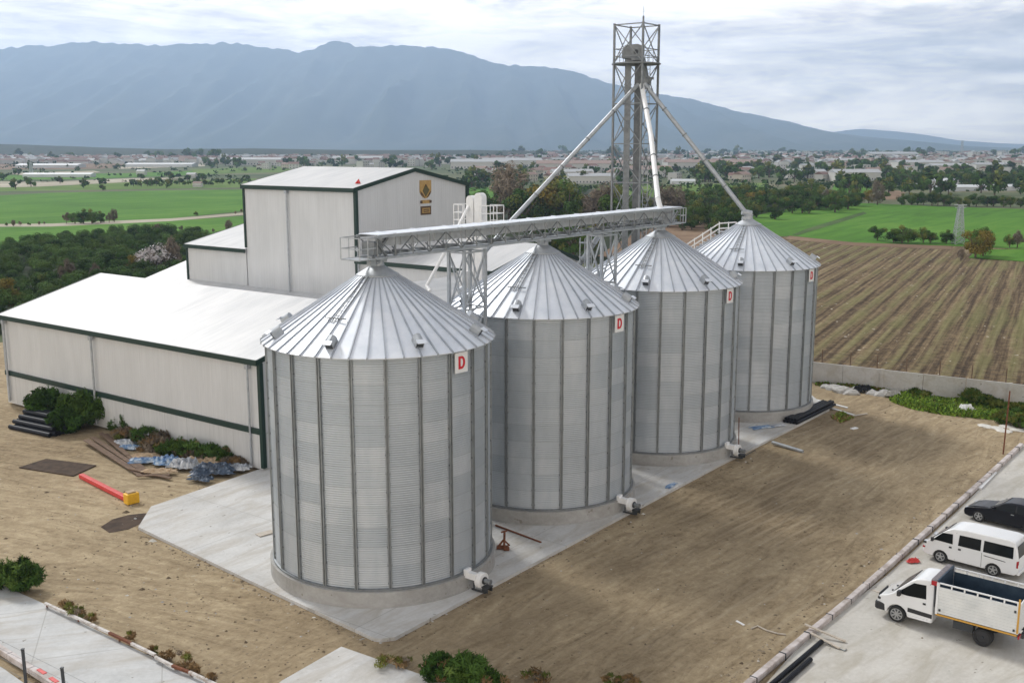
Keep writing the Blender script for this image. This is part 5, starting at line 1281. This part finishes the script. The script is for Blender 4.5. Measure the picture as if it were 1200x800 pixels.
for k, (x, y, s_, h) in enumerate(((78, 716, .45, .55), (91, 724, .5, .6), (107, 728, .35, .35), (152, 752, .3, .45), (180, 766, .3, .35), (197, 776, .4, .45), (214, 783, .5, .75), (228, 790, .35, .55), (246, 802, .3, .5), (455, 782, .8, .4), (470, 780, .5, .35), (630, 800, .8, .45), (720, 803, .5, .45), (742, 801, .5, .4))):
    shrub(D(x, y), (s_, s_*.7, h), [L_DRY, L_OLIVE, L_BROWN], (.6, .25, .15), 'small dry brown weed tuft growing beside the lower concrete edges', 'weed', 'dry weed tufts along the lower edges', seed=60+k, nleaf=420, size=.09, nclump=9, name='weed_tuft', stems=False)
shrub(D(58, 494), (1.75, 1.3, 2.5), [L_DARK, L_MID, L_SPRIG], (.5, .4, .1), 'tall green shrub between black pipe pile and warehouse wall', seed=5, nleaf=6000, size=.22, aspect=1.8)
shrub(D(98, 502), (1.9, 1.3, 2.7), [L_DARK, L_MID], (.8, .2), 'tall dark shrub right beside the warehouse downpipe', seed=6, nleaf=6500, size=.22, aspect=1.8)
shrub(D(77, 507), (1.5, 1.0, 1.9), [L_DARK, L_MID], (.75, .25), 'dark shrub in the middle of the three by the pipe pile', seed=66, nleaf=4000, size=.22, aspect=1.8)
for k, (x, y, rx, h, mt) in enumerate(((150, 508, 1.5, 1.4, 0), (154, 502, .7, 2.4, 0), (172, 521, 1.3, 1.3, 0), (192, 523, 1.2, 1.2, 1), (182, 531, 1.3, 1.1, 1), (207, 535, 1.4, 1.2, 0), (222, 539, 1.5, 1.3, 0), (247, 530, 1.0, 1.7, 0), (243, 541, 1.3, 1.2, 0), (261, 543, .9, 1.1, 0), (234, 541, 1.0, .9, 1), (275, 548, 1.1, .7, 1), (146, 514, 1.0, .8, 1))):
    shrub(D(x, y), (rx, .8, h), [L_DARK, L_MID, L_DRY] if mt == 0 else [L_DRY, L_OLIVE, L_BROWN], (.6, .25, .15), 'low scrubby shrub behind the debris heap along the warehouse wall' if mt == 0 else 'low brown weed clump behind the debris heap along the warehouse wall',
          'shrub' if mt == 0 else 'weed', 'shrubs behind the debris heap' if mt == 0 else 'weed clumps behind the debris heap', seed=90+k, nleaf=1700, size=.15, nclump=14, name='low_shrub' if mt == 0 else 'weed_clump')
# weeds strip under the boundary wall: uncountable
def grass_patch(name, pts, n, h, mats, wts, seed):
    r = np.random.default_rng(seed); P = [D(x, y) for x, y in pts]; xs = [p.x for p in P]; ys = [p.y for p in P]
    def inside(x, y):
        c = False; j = len(P)-1
        for i in range(len(P)):
            if (P[i].y > y) != (P[j].y > y) and x < (P[j].x-P[i].x)*(y-P[i].y)/(P[j].y-P[i].y)+P[i].x: c = not c
            j = i
        return c
    mb = MB(); cnt = 0
    ph = r.uniform(0, 6, 4)
    while cnt < n:
        x = r.uniform(min(xs), max(xs)); y = r.uniform(min(ys), max(ys))
        if not inside(x, y): continue
        dn = .5+.5*math.sin(x*.9+ph[0]+2*math.sin(y*.7))
        hh = h*(.45+.8*dn)*r.uniform(.5, 1.2); a_ = r.uniform(0, 6.28); w_ = .09; dx, dy = math.cos(a_)*w_, math.sin(a_)*w_; lx, ly = r.normal()*.35*hh, r.normal()*.35*hh
        mb.add([(x-dx, y-dy, DZ), (x+dx, y+dy, DZ), (x+dx*.7+lx, y+dy*.7+ly, DZ+hh*.75), (x+lx*1.4, y+ly*1.4, DZ+hh), (x-dx*.7+lx, y-dy*.7+ly, DZ+hh*.75)], [(0, 1, 2, 3, 4)], int(r.choice(len(mats), p=wts))); cnt += 1
    o = mb.build(name, mats, origin=P[0], fix=False); tag(o, kind='stuff')
L_GRASS = leafm('grass_blade', (.12, .23, .02), (.22, .33, .05))
grass_patch('weeds_strip', [(1042, 470), (1060, 459), (1120, 466), (1200, 478), (1260, 486), (1260, 500), (1195, 496), (1160, 492), (1110, 487), (1070, 480)], 6500, .30, [L_GRASS, L_MID, L_OLIVE], (.6, .25, .15), 1)
grass_patch('weeds_by_wall', [(956, 449.5), (1050, 458), (1050, 460.5), (1000, 456), (956, 452)], 900, .3, [L_GRASS, L_OLIVE, L_DRY], (.3, .4, .3), 2)
grass_patch('grass_by_pad', [(975, 490), (985, 483), (1000, 490), (985, 496)], 260, .22, [L_GRASS, L_OLIVE, L_DRY], (.3, .4, .3), 3)
for k, (x, y, rx, h) in enumerate(((1138, 472, 1.0, 1.2), (1152, 475, 1.1, .9), (1165, 477, .9, .6), (1078, 463, 1.0, .5), (1190, 481, 1.0, .6), (1176, 496, .8, 1.0), (1196, 502, .9, 1.1))):
    shrub(D(x, y), (rx, .9, h), [L_MID, L_DARK, L_OLIVE], (.5, .3, .2), 'leafy weed bush in the green strip under the boundary wall', 'shrub', 'weed bushes under the boundary wall', seed=130+k, nleaf=1800, size=.16, nclump=14)

# ---- trees: trunk and limbs with a leafy crown
def trunk_mesh(name, h, r0, seed, spread):
    r = random.Random(seed); mb = MB(); mb.tube((0, 0, 0), (0, 0, h*.35), r0, 8, r2=r0*.75, caps=False)
    for k in range(6):
        a_ = 6.28*k/6+r.uniform(-.4, .4); p = Vector((0, 0, h*(.25+.06*k*.5))); q = p+Vector((math.cos(a_)*spread*.5, math.sin(a_)*spread*.5, h*.28)); e = q+Vector((math.cos(a_)*spread*.25, math.sin(a_)*spread*.25, h*.2))
        mb.tube(p, q, r0*.5, 6, r2=r0*.3, caps=False); mb.tube(q, e, r0*.3, 5, r2=r0*.1, caps=False)
    mb.tube((0, 0, h*.33), (r0, 0, h*.8), r0*.7, 6, r2=r0*.15, caps=False)
    o = mb.build(name, M_BARK, smooth=True); me = o.data; bpy.data.objects.remove(o); return me
PROTO = {}
def proto(kind, seed, dims, ncl, nlf, size, mats, wts, trunk=.12, flat=.4, fill=.25, cs=.38, aspect=1.1, basef=.10):
    me = leaf_mesh('crown_'+kind, seed, dims, ncl, nlf, size, mats, wts, flat=flat, base=dims[2]*basef, fill=fill, csize=cs, aspect=aspect)
    PROTO.setdefault(kind, []).append((me, trunk_mesh('trunk_'+kind, dims[2]*1.0, trunk, seed, dims[0])))
for k in range(4): proto('orchard', 200+k, (1.12, 1.12, 1.5), 8, 3800, .10, [L_DARK, L_MID], (.6, .4), .07, flat=.8, basef=.0, cs=.60)
for k in range(3): proto('grove', 210+k, (1.1, 1.0, 1.7), 16, 3000, .11, [L_DARK, L_MID, L_OLIVE], (.40, .36, .24), .08, flat=.5, basef=.05)
for k in range(3): proto('olive', 220+k, (.95, .95, 2.0), 18, 3000, .11, [L_MID, L_OLIVE, L_DARK], (.4, .4, .2), .08)
for k in range(2): proto('gold', 230+k, (1.0, .95, 1.7), 18, 2800, .11, [L_GOLD, L_OLIVE], (.65, .35), .07)
for k in range(3): proto('bare', 240+k, (.85, .85, 2.1), 22, 2000, .10, [L_BROWN], (1,), .07, fill=.6, aspect=3)
for k in range(2): proto('blossom', 250+k, (1.0, 1.0, 1.6), 18, 1200, .13, [L_PINK, L_BROWN], (.75, .25), .06, fill=.5, aspect=1.5)
for k in range(3): proto('far', 260+k, (1.1, 1.1, 1.7), 9, 260, .42, [L_DARK, L_MID, L_OLIVE], (.6, .28, .12), .09)
for k in range(2): proto('tall', 270+k, (.45, .45, 2.2), 9, 240, .34, [L_DARK, L_MID], (.7, .3), .07)
def tree(c, kind, s, label, cat='tree', group=None, name='tree', sz=1.0, var=None, parts=True):
    me, tm = PROTO[kind][(var if var is not None else rg.randrange(99)) % len(PROTO[kind])]
    o = bpy.data.objects.new(name, None); COL.objects.link(o); o.empty_display_size = .2
    o.location = c; o.rotation_euler = (0, 0, rg.uniform(0, 6.28)); o.scale = (s*rg.uniform(.9, 1.12), s*rg.uniform(.9, 1.12), s*sz*rg.uniform(.9, 1.1))
    tag(o, label, cat, group)
    mesh_obj('crown', me, o)
    if parts: mesh_obj('trunk', tm, o)
    return o
def tree_px(x, ybase, ytop, kind, label, group=None, name='tree', z=-.36, hw=None, var=None):
    c = G(x, ybase, z); h = GY(x, ytop, c.y).z-z; H0 = {'orchard': 1.6, 'grove': 1.7, 'olive': 2.1, 'gold': 1.8, 'bare': 2.2, 'blossom': 1.65, 'far': 1.8, 'tall': 2.3}[kind]
    return tree(c, kind, h/H0, label, group=group, name=name, var=var)
# dense orchard behind the warehouse on the left
def in_poly(P, x, y):
    c = False; j = len(P)-1
    for i in range(len(P)):
        if (P[i][1] > y) != (P[j][1] > y) and x < (P[j][0]-P[i][0])*(y-P[i][1])/(P[j][1]-P[i][1])+P[i][0]: c = not c
        j = i
    return c
Q = [G(x, y)[:2] for x, y in ((-60, 294), (0, 289), (60, 283), (150, 274), (200, 272), (235, 276), (290, 284), (290, 330), (150, 352), (-60, 400))]
xs = [p[0] for p in Q]; ys = [p[1] for p in Q]; n = 0
cand = []
y = min(ys); row = 0
while y < max(ys):
    x = min(xs)+(row % 2)*2.1
    while x < max(xs):
        jx, jy = x+rg.uniform(-.6, .6), y+rg.uniform(-.6, .6)
        st_ = ((Vector((jx, jy, 0))-O).dot(A), (Vector((jx, jy, 0))-O).dot(B))
        if in_poly(Q, jx, jy) and not (-3 < st_[0] < 39 and -8 < st_[1] < 42): cand.append((jx, jy))
        x += 4.3
    y += 4.3; row += 1
cand.sort(key=lambda p: p[0]**2+p[1]**2)
for jx, jy in cand[:290]:
    tree(Vector((jx, jy, -.33)), 'orchard', 1.58*rg.uniform(.75, 1.2), 'round dark evergreen tree in the dense orchard behind the warehouse', group='orchard trees behind the warehouse', name='orchard_tree')
# the orchard's farther rows, past what one could count
if len(cand) > 290:
    srcm = leaf_mesh('orchard_far_crown', 333, (1.12, 1.12, 1.5), 8, 1000, .17, [L_DARK, L_MID], (.66, .34), flat=.8, base=0, fill=.25, csize=.60, aspect=1.1)
    nv = len(srcm.vertices); co = np.empty(nv*3, np.float32); srcm.vertices.foreach_get('co', co); co = co.reshape(-1, 3); mi_ = np.empty(len(srcm.polygons), np.int32); srcm.polygons.foreach_get('material_index', mi_)
    rr_ = np.random.default_rng(8); VV = []; MM = []
    for jx, jy in cand[290:]:
        a_ = rr_.uniform(0, 6.28); k_ = 1.58*rr_.uniform(.75, 1.2); c_, s_ = math.cos(a_)*k_, math.sin(a_)*k_
        VV.append(np.stack([co[:, 0]*c_-co[:, 1]*s_+jx, co[:, 0]*s_+co[:, 1]*c_+jy, co[:, 2]*k_*rr_.uniform(.85, 1.15)-.33], 1)); MM.append(mi_ if rr_.random() < .6 else 1-mi_)
    VV = np.concatenate(VV).astype(np.float32); MM = np.concatenate(MM); nq = len(VV)//4
    me = bpy.data.meshes.new('orchard_canopy'); me.vertices.add(4*nq); me.vertices.foreach_set('co', VV.ravel()); me.loops.add(4*nq); me.loops.foreach_set('vertex_index', np.arange(4*nq, dtype=np.int32))
    me.polygons.add(nq); me.polygons.foreach_set('loop_start', np.arange(nq, dtype=np.int32)*4); me.polygons.foreach_set('loop_total', np.full(nq, 4, np.int32))
    for m_ in (L_DARK, L_MID): me.materials.append(m_)
    me.polygons.foreach_set('material_index', MM.astype(np.int32)); me.update(calc_edges=True)
    tag(mesh_obj('orchard_canopy', me), kind='stuff')
n = len(cand)
for x, yb, yt, kind, lb in ((80, 335, 305, 'bare', 'thin bare tree with pale trunk rising behind the long warehouse roof'), (112, 330, 308, 'bare', 'bushy bare tree beside the thin pale one behind the long roof'), (155, 322, 300, 'gold', 'orange brown tree just left of the pale blossoms'),
        (170, 321, 293, 'blossom', 'pale blossoming tree, left of two, near the wing of the tall hall'), (186, 320, 290, 'blossom', 'pale blossoming tree, right of two, near the wing of the tall hall'), (203, 318, 281, 'bare', 'brownish tree right beside the low wing of the tall hall'),
        (14, 362, 330, 'gold', 'yellow green tree at the left edge behind the long roof'), (52, 345, 322, 'olive', 'olive green tree behind the left part of the long roof'), (183, 276, 262, 'bare', 'small brown bush left of the hall at the orchard edge'), (268, 272, 258, 'bare', 'small dark brown tree close to the left corner of the hall')):
    tree_px(x, yb, yt, kind, lb)
# thicket in the green field, left
for k, (x, yb, yt, kind) in enumerate(((78, 262, 249, 'bare'), (88, 262, 248, 'grove'), (98, 262, 246, 'grove'), (108, 262, 245, 'grove'), (118, 261, 248, 'grove'), (128, 261, 250, 'bare'), (134, 260, 246, 'bare'))):
    tree_px(x, yb, yt, kind, 'dark tree in the long thicket standing in the left green field' if kind == 'grove' else 'brown leafless tree in the long thicket standing in the left green field', 'thicket trees in the left field' if kind == 'grove' else 'leafless thicket trees in the left field')
for k in range(16):
    x = (8, 16, 24, 34, 46, 52, 206, 212, 226, 234, 243, 250, 257, 276, 283, 230)[k]; yb = (265, 265, 264.5, 264, 263.5, 263, 269, 271, 272, 272, 273, 273, 274, 251, 249, 253)[k]
    tree_px(x, yb, yb-rg.uniform(3, 8), 'bare' if k % 3 else 'far', 'small scrubby bush along a field edge left of the hall', 'field edge bushes on the left', 'bush')
# big trees between the hall and the tower
big = [(560, 268, 222, 'grove', 'dark green tree right behind the small white elevator'), (575, 262, 232, 'olive', 'olive green tree beside the small white elevator'), (597, 262, 196, 'bare', 'tall leafless tree left of the long sloping pipe'), (590, 255, 215, 'olive', 'rounded light green tree beyond the leafless one'),
       (612, 268, 226, 'grove', 'dark round tree under the long sloping pipe'), (628, 262, 214, 'grove', 'dark green tree just right of the long sloping pipe'), (641, 265, 199, 'gold', 'golden topped tree beside the long sloping pipe'), (654, 266, 205, 'olive', 'tall olive green tree in the middle of the tree belt'), (666, 268, 216, 'olive', 'olive green tree right of the tallest one in the belt'),
       (684, 266, 226, 'bare', 'greyish leafless tree left of the tall tower'), (698, 268, 216, 'bare', 'brown leafless tree touching the left leg of the tall tower'), (710, 268, 218, 'bare', 'brown leafless tree behind the tall tower'), (724, 270, 226, 'grove', 'dark tree behind the elevator legs of the tall tower'), (757, 262, 222, 'olive', 'olive tree right of the elevator legs'),
       (778, 262, 216, 'bare', 'brown leafless tree right of the upright white pipe'), (790, 262, 222, 'bare', 'wide brown tree at the left end of the dark grove'), (690, 300, 262, 'gold', 'yellow green tree under the gantry beside the third silo'), (655, 300, 268, 'olive', 'olive tree under the gantry behind the hall wing'), (672, 304, 264, 'grove', 'dark tree under the gantry behind the hall wing'), (640, 300, 262, 'grove', 'dark tree right above the second silo peak')]
for x, yb, yt, kind, lb in big: tree_px(x, yb, yt, kind, lb)
# dark grove right of the gantry
Q = [(780, 268), (790, 243), (830, 234), (880, 232), (950, 233), (1003, 240), (1004, 247), (955, 252), (900, 258), (860, 266), (850, 275), (800, 276)]
k = 0; t = 0
while k < 95 and t < 3000:
    t += 1; x, y_ = rg.uniform(780, 1005), rg.uniform(232, 276)
    if not in_poly(Q, x, y_): continue
    c = G(x, y_, -.38); tree(c, 'grove', rg.uniform(2.3, 3.5)*(1.0 if y_ > 245 else 1.2), 'dark green tree in the dense grove behind the silo row', group='grove trees behind the silos', name='grove_tree'); k += 1
for x, yb, yt, kind, lb in ((886, 242, 221, 'gold', 'yellow green tree at the top of the dark grove'), (898, 240, 224, 'olive', 'olive tree beside the yellow green one in the grove'), (968, 244, 224, 'bare', 'leafless tree at the right end of the dark grove'), (1028, 240, 214, 'bare', 'pale leafless poplar at the edge of the green field'), (1018, 238, 222, 'gold', 'small golden tree beside the pale leafless poplar')): tree_px(x, yb, yt, kind, lb)
for x, yb, yt, kind in ((1034, 236, 224, 'grove'), (1057, 240, 228, 'grove'), (1068, 240, 226, 'grove'), (1075, 240, 226, 'grove'), (1082, 240, 227, 'grove'), (1092, 241, 225, 'olive'), (1099, 241, 226, 'olive'), (1106, 241, 226, 'grove'), (1113, 241, 226, 'grove'), (1123, 242, 231, 'olive'), (1136, 242, 228, 'grove'), (1144, 242, 227, 'grove'), (1157, 242, 228, 'grove'), (1164, 242, 227, 'grove'), (1176, 243, 229, 'grove'), (1184, 243, 230, 'olive'), (1196, 243, 231, 'grove'), (1207, 244, 231, 'grove')):
    tree_px(x, yb, yt, kind, 'rounded tree in the row along the far edge of the right green field', 'tree row beyond the right green field')
for x, yb, yt, kind, lb in ((1028, 281.5, 265, 'grove', 'round dark bush, leftmost of those between crop and ploughed field'), (1047, 284, 268, 'grove', 'dark bush second from left between crop and ploughed field'), (1057, 284.5, 264, 'grove', 'largest dark bush between crop and ploughed field'), (1064, 284, 267, 'grove', 'dark bush touching the largest one between the fields'), (1082, 284.5, 268, 'olive', 'olive bush between crop and ploughed field'), (1090, 284.5, 270, 'grove', 'dark bush right of the olive one between the fields'), (1109, 285, 269, 'grove', 'narrow dark bush beside the small pylon'),
        (1143, 302, 270, 'gold', 'large yellow green bush near the right edge of the ploughed field'), (1152, 300, 272, 'gold', 'yellow green bush joined to the right of the large one'), (1126, 306, 292, 'bare', 'small brown bush below the large yellow green one'), (1149, 288, 265, 'grove', 'dark tree peeking out above the large yellow green bush'), (1183, 290, 274, 'olive', 'small olive tree near the right edge behind the grass patch'), (1192, 290, 268, 'bare', 'leafless sapling near the right edge behind the grass patch')):
    tree_px(x, yb, yt, kind, lb, z=-.3)

# ---- the far plain: houses, sheds, trees, pylons in the haze
M_HW = mat('white_render', (.52, .51, .48), .8); M_HC = mat('cream_render', (.55, .50, .42), .8); M_HR = mat('red_tile', (.20, .12, .10), .85); M_HO = mat('orange_tile', (.26, .185, .155), .85); M_HG = mat('grey_sheet_roof', (.36, .37, .38), .6); M_SHW = mat('pale_greenhouse_film', (.54, .56, .57), .5); M_WIN = mat('dark_window', (.05, .06, .07), .3)
def house_mesh(name, L, Wd, h, rh, mw, mr, flat=False, floors=2):
    mb = MB(); mb.box((0, 0, h/2), (L, Wd, h), mi=0)
    if flat: mb.box((0, 0, h+.15), (L+.5, Wd+.5, .3), mi=1)
    else: mb.prism([(-L/2-.4, -Wd/2-.5, h), (-L/2-.4, Wd/2+.5, h), (-L/2-.4, 0, h+rh)], (L+.8, 0, 0), 1)
    for f in range(floors):
        for k in range(max(2, int(L/3.2))):
            x = -L/2+L*(k+.5)/max(2, int(L/3.2)); z = 1.5+f*2.9
            for sg_ in (1, -1): mb.box((x, sg_*(Wd/2+.02), z), (1.1, .06, 1.2), mi=2)
    o = mb.build(name, [mw, mr, M_WIN]); me = o.data; bpy.data.objects.remove(o); return me
HM = [('red roofed house', house_mesh('house_body', 12, 9, 6, 2.6, M_HW, M_HR)), ('orange roofed house', house_mesh('house_body', 14, 9, 5.8, 2.4, M_HC, M_HO)), ('white flat roofed house', house_mesh('house_body', 11, 10, 8.6, 0, M_HW, M_HG, True, 3)),
      ('small red roofed house', house_mesh('house_body', 9, 8, 3.2, 2.0, M_HC, M_HR, False, 1)), ('grey roofed shed', house_mesh('house_body', 26, 12, 5, 1.8, M_HW, M_HG, False, 1))]
SH = house_mesh('shed_body', 60, 18, 6, 2.2, M_HW, M_HG, False, 1); SHP = house_mesh('shed_body', 60, 18, 5.5, 2.5, M_HW, M_HO, False, 1); GH = house_mesh('greenhouse_body', 60, 16, 3, 1.6, M_SHW, M_SHW, False, 0)
def put(me, c, rz, s, name, label, cat, group=None):
    o = bpy.data.objects.new(name, me); COL.objects.link(o); o.location = c; o.rotation_euler = (0, 0, rz); o.scale = s if hasattr(s, '__len__') else (s,)*3; return tag(o, label, cat, group)
def town(n, x0, x1, y0, y1, where, grp, smin=.5, smax=.82, wts=(3, 3, 3, 2, 1), z=0):
    for _ in range(n):
        k = rg.choices(range(5), wts)[0]; y_ = y0+(y1-y0)*rg.random()**1.2; c = G(rg.uniform(x0, x1), y_, -.38)
        if z: c.z = z(c)
        put(HM[k][1], c, rg.choice((.2, .2+PI/2, .9, -.4))+rg.uniform(-.1, .1), rg.uniform(smin, smax), 'house', HM[k][0]+' '+where, 'house', HM[k][0]+'s '+grp)
town(60, 850, 1230, 188, 207, 'in the hazy town right of the tower', 'in the right town')
town(58, 545, 880, 192, 213, 'in the hazy town behind the tower', 'behind the tower')
town(38, 240, 545, 189, 198, 'in the hazy town beyond the tall hall', 'beyond the hall', wts=(3, 2, 4, 1, 1))
town(60, 600, 1230, 180, 188, 'on the far horizon of the plain', 'on the far horizon', .7, 1.3)
town(14, 960, 1010, 206, 214, 'clustered before the white factory', 'before the factory', wts=(5, 4, 1, 2, 0))
hill = lambda c: 1.0
town(24, -10, 230, 182, 188, 'at the foot of the left hills', 'at the left hill foot', .6, 1.0)
for (x, y_, L, wd, h, rz, me, lb) in ((1001, 212, .75, 1.1, 1.1, .02, SH, 'long white factory hall beyond the right green field'), (942, 208.5, .7, 1, .9, .05, SH, 'white shed left of the long white factory hall'), (1075, 197, 1.2, 1.5, 1.2, 0, SH, 'long pale shed right of the factory on the plain'),
        (1110, 200.5, .9, 1.2, 1.0, .1, SH, 'pale shed near the right edge of the plain'), (985, 194, .9, 1.4, 1.2, 0, SH, 'far pale shed above the factory'), (1045, 186.5, 2.0, 2.4, 1.8, 0, SH, 'large pale shed on the horizon above the factory'),
        (562, 198, 1.4, 1.6, 1.4, 0, SH, 'long white shed just right of the tall hall gable'), (680, 200, 2.0, 2.0, 1.4, 0, SHP, 'very long pink roofed factory left of the tower'), (600, 195.5, 1.6, 1.6, 1.4, .03, SH, 'long white shed crossed by the sloping pipe'),
        (830, 197, 2.2, 2.2, 1.3, 0, SHP, 'very long pink roofed factory right of the tower'), (670, 210, .7, 1.0, 1.0, .1, SH, 'white roofed shed before the pink factory'), (700, 215, .9, 1, .9, .05, SH, 'long low shed left of the tower behind the trees'),
        (760, 207, .8, 1.5, 1.2, 0, SHP, 'brick coloured shed right of the tower'), (800, 216, .35, .5, .8, 0, GH, 'small pale tent roofs beside the field right of the tower'), (1160, 199, .8, 1, 1, 0, SH, 'small pale shed near the right edge of the photo'),
        (1085, 216.5, .8, 1.2, 1.0, .02, GH, 'long pale greenhouse beyond the right green field'), (1120, 223.5, .5, .9, .8, -.02, GH, 'pale greenhouse behind the tree row on the right'), (1170, 223, .5, .9, .8, 0, GH, 'pale greenhouse at the right edge behind the tree row'),
        (60, 196.5, 1.6, 2, 1.1, 0, GH, 'long pale greenhouse strip on the left plain'), (190, 195.5, 1.8, 2, 1.1, 0, GH, 'long pale greenhouse strip beyond the left fields'), (70, 207.5, 1.2, 1.0, .8, .06, GH, 'nearest pale greenhouse strip on the left plain'),
        (110, 187, 3.0, 2, 1.6, 0, GH, 'wide pale greenhouse block at the foot of the left hills'), (300, 193.5, 1.6, 2, 1.3, 0, SH, 'long white shed just left of the tall hall roof'), (420, 191.5, 1.6, 2, 1.4, 0, SH, 'long pale shed beyond the ridge of the tall hall'), (166, 205, .16, .45, .6, 0, SH, 'small white cabin in the left fields'), (225, 208, .16, .45, .5, 0, SH, 'tiny white farm hut in the left fields'), (232, 219, .12, .28, .45, 0, SHP, 'tiny farm hut left of the hall roof')):
    put(me, G(x, y_, -.37), rz, (L*.62, wd*.7, h*.78), 'shed' if me is not GH else 'greenhouse', lb, 'shed' if me is not GH else 'greenhouse')
# scattered far trees; beyond counting: the low scrub, hedges and roofs that fill the plain
def far_stuff():
    r = np.random.default_rng(77); mb = MB()
    for _ in range(7000):
        x = r.uniform(-40, 1240); y_ = 178.6+46*r.random()**1.9
        if y_ > 200 and r.random() < .45: continue
        if x < 545 and (y_ > 216 or y_ < 186.5): continue
        if x < 545 and y_ > 191 and r.random() < .72: continue
        c = G(x, y_, -.4); s_ = r.uniform(.9, 2.4)*(.8 if y_ > 195 else (1.4 if y_ > 188 else 2.6))
        el = r.uniform(1, 3.2); an = r.choice((0.1, .95))
        for k in range(7):
            q = c+Vector((math.cos(an)*s_*el*r.uniform(-1, 1), math.sin(an)*s_*el*r.uniform(-1, 1), s_*r.uniform(.15, .9)))
            t1 = Vector(r.normal(size=3)).normalized()*s_*r.uniform(.5, .95); t2 = Vector(r.normal(size=3)).normalized()*s_*r.uniform(.5, .95)
            mb.add([q-t1, q+t2, q+t1, q-t2], [(0, 1, 2, 3)], int(r.choice(3, p=(.55, .3, .15))))
    tag(mb.build('far_scrub', [L_DARK, L_MID, L_OLIVE], origin=(0, 500, 0), fix=False), kind='stuff')
    mb = MB()
    for _ in range(1500):
        x = r.uniform(-20, 1230); y_ = 179.5+16*r.random()**1.2 if x > 545 else 186.5+6*r.random()**1.5
        c = G(x, y_, -.4); sx, sy, h = r.uniform(5, 11)*(1+(r.random() < .08)*3), r.uniform(5, 10), r.uniform(2.5, 6.5)
        a_ = r.choice((.2, .2+PI/2, .9)); ax_ = Vector((math.cos(a_), math.sin(a_), 0))
        mb.box(c+Vector((0, 0, h/2)), (sx, sy, h), ax_, mi=0); ay_ = Vector((-ax_.y, ax_.x, 0)); mr_ = int(r.choice((1, 2, 3), p=(.35, .25, .4)))
        p0 = c-ax_*sx/2+Vector((0, 0, h+.02)); mb.prism([p0-ay_*(sy/2+.4), p0+ay_*(sy/2+.4), p0+Vector((0, 0, 2.2))], ax_*sx, mr_)
    tag(mb.build('far_houses', [M_HW, M_HR, M_HO, M_HG], origin=(0, 500, 0)), kind='stuff')
far_stuff()
def scatter(n, x0, x1, y0, y1, kind, lb, grp, s0, s1, poly=None):
    for _ in range(n):
        c = G(rg.uniform(x0, x1), rg.uniform(y0, y1), -.38); tree(c, kind, rg.uniform(s0, s1), lb, group=grp, name='far_tree')
scatter(58, 840, 1230, 189, 214, 'far', 'distant tree among the houses right of the tower', 'far trees right of the tower', 3.2, 6)
scatter(50, 545, 860, 190, 217, 'far', 'distant tree among the houses behind the tower', 'far trees behind the tower', 3.2, 6)
scatter(40, 240, 560, 186, 199, 'far', 'distant tree in the plain beyond the tall hall', 'far trees beyond the hall', 3.5, 6.5)
scatter(34, 560, 1230, 179.5, 187, 'far', 'hazy tree near the horizon of the plain', 'horizon trees', 6, 12)
scatter(40, 985, 1225, 206, 229, 'far', 'tree between the factory and the row of round trees', 'trees beyond the right field', 3, 5)
scatter(24, 1040, 1215, 213, 221, 'grove', 'bushy tree in the belt behind the greenhouses on the right', 'tree belt behind the right greenhouses', 3.2, 4.6)
scatter(16, 545, 620, 205, 222, 'far', 'tree at the field edge between hall and sloping pipe', 'trees between hall and pipe', 2.5, 4)
scatter(30, -10, 290, 196, 225, 'far', 'small dark tree dotted over the left fields', 'trees dotted over the left fields', 1.4, 2.8)
scatter(28, -10, 260, 180.5, 190, 'far', 'hazy tree at the foot of the left hills', 'trees at the left hill foot', 5, 10)
for k in range(26): tree(G(150+k*5.6+rg.uniform(-2, 2), 218.5+rg.uniform(-1.2, 1.2)-k*.12, -.36), 'far', rg.uniform(1.0, 2.2), 'small bush on the hedge line across the left fields', group='hedge line bushes on the left', name='hedge_bush', cat='bush')
for x, yb, yt in ((255, 195, 186), (66, 190, 181), (322, 192, 185), (947, 200, 190), (1043, 190, 184), (36, 204, 188)): tree_px(x, yb, yt, 'tall', 'slim dark tree standing alone on the hazy plain', 'slim trees on the plain')
def pylon(c, h, label, wd=1.6):
    root = empty('power_pylon', c, label, 'pylon'); w0, w1 = wd, wd*.35
    def P(k, q): s_ = (w0+(w1-w0)*q)/2; a_, b_ = ((1, 1), (-1, 1), (-1, -1), (1, -1))[k % 4]; return c+Vector((a_*s_, b_*s_, h*q))
    for k in range(4): mb = MB(); mb.bar(P(k, 0), P(k, 1), wd*.055); mb.build('leg', M_GALV, root)
    nb = 9; mb = MB()
    for i in range(nb):
        for k in range(4): mb.bar(P(k, i/nb), P(k+1, (i+1)/nb), wd*.035); mb.bar(P(k+1, i/nb), P(k, (i+1)/nb), wd*.035); mb.bar(P(k, (i+1)/nb), P(k+1, (i+1)/nb), wd*.035)
    mb.build('bracing', M_GALV, root)
    mb = MB(); mb.box(c+Vector((0, 0, h)), (wd*1.3, .15, .15)); mb.box(c+Vector((0, 0, h*.93)), (wd*1.1, .12, .12)); mb.build('cross_arm', M_GALV, root)
cp_ = G(1122.5, 286, -.38); pylon(cp_, GY(1122, 238, cp_.y).z, 'small lattice pylon beside the bushes of the ploughed field', 2.0)
cp_ = G(37, 206, -.38); pylon(cp_, GY(37, 189, cp_.y).z, 'lattice pylon far out on the left plain', 2.6)
cp_ = G(1125, 213, -.38); pylon(cp_, GY(1125, 201, cp_.y).z, 'small red topped mast far out on the right plain', 3)
cp_ = G(1126.5, 184, -.38); pylon(cp_, GY(1126.5, 165, cp_.y).z, 'tall thin mast on the right horizon', 6)
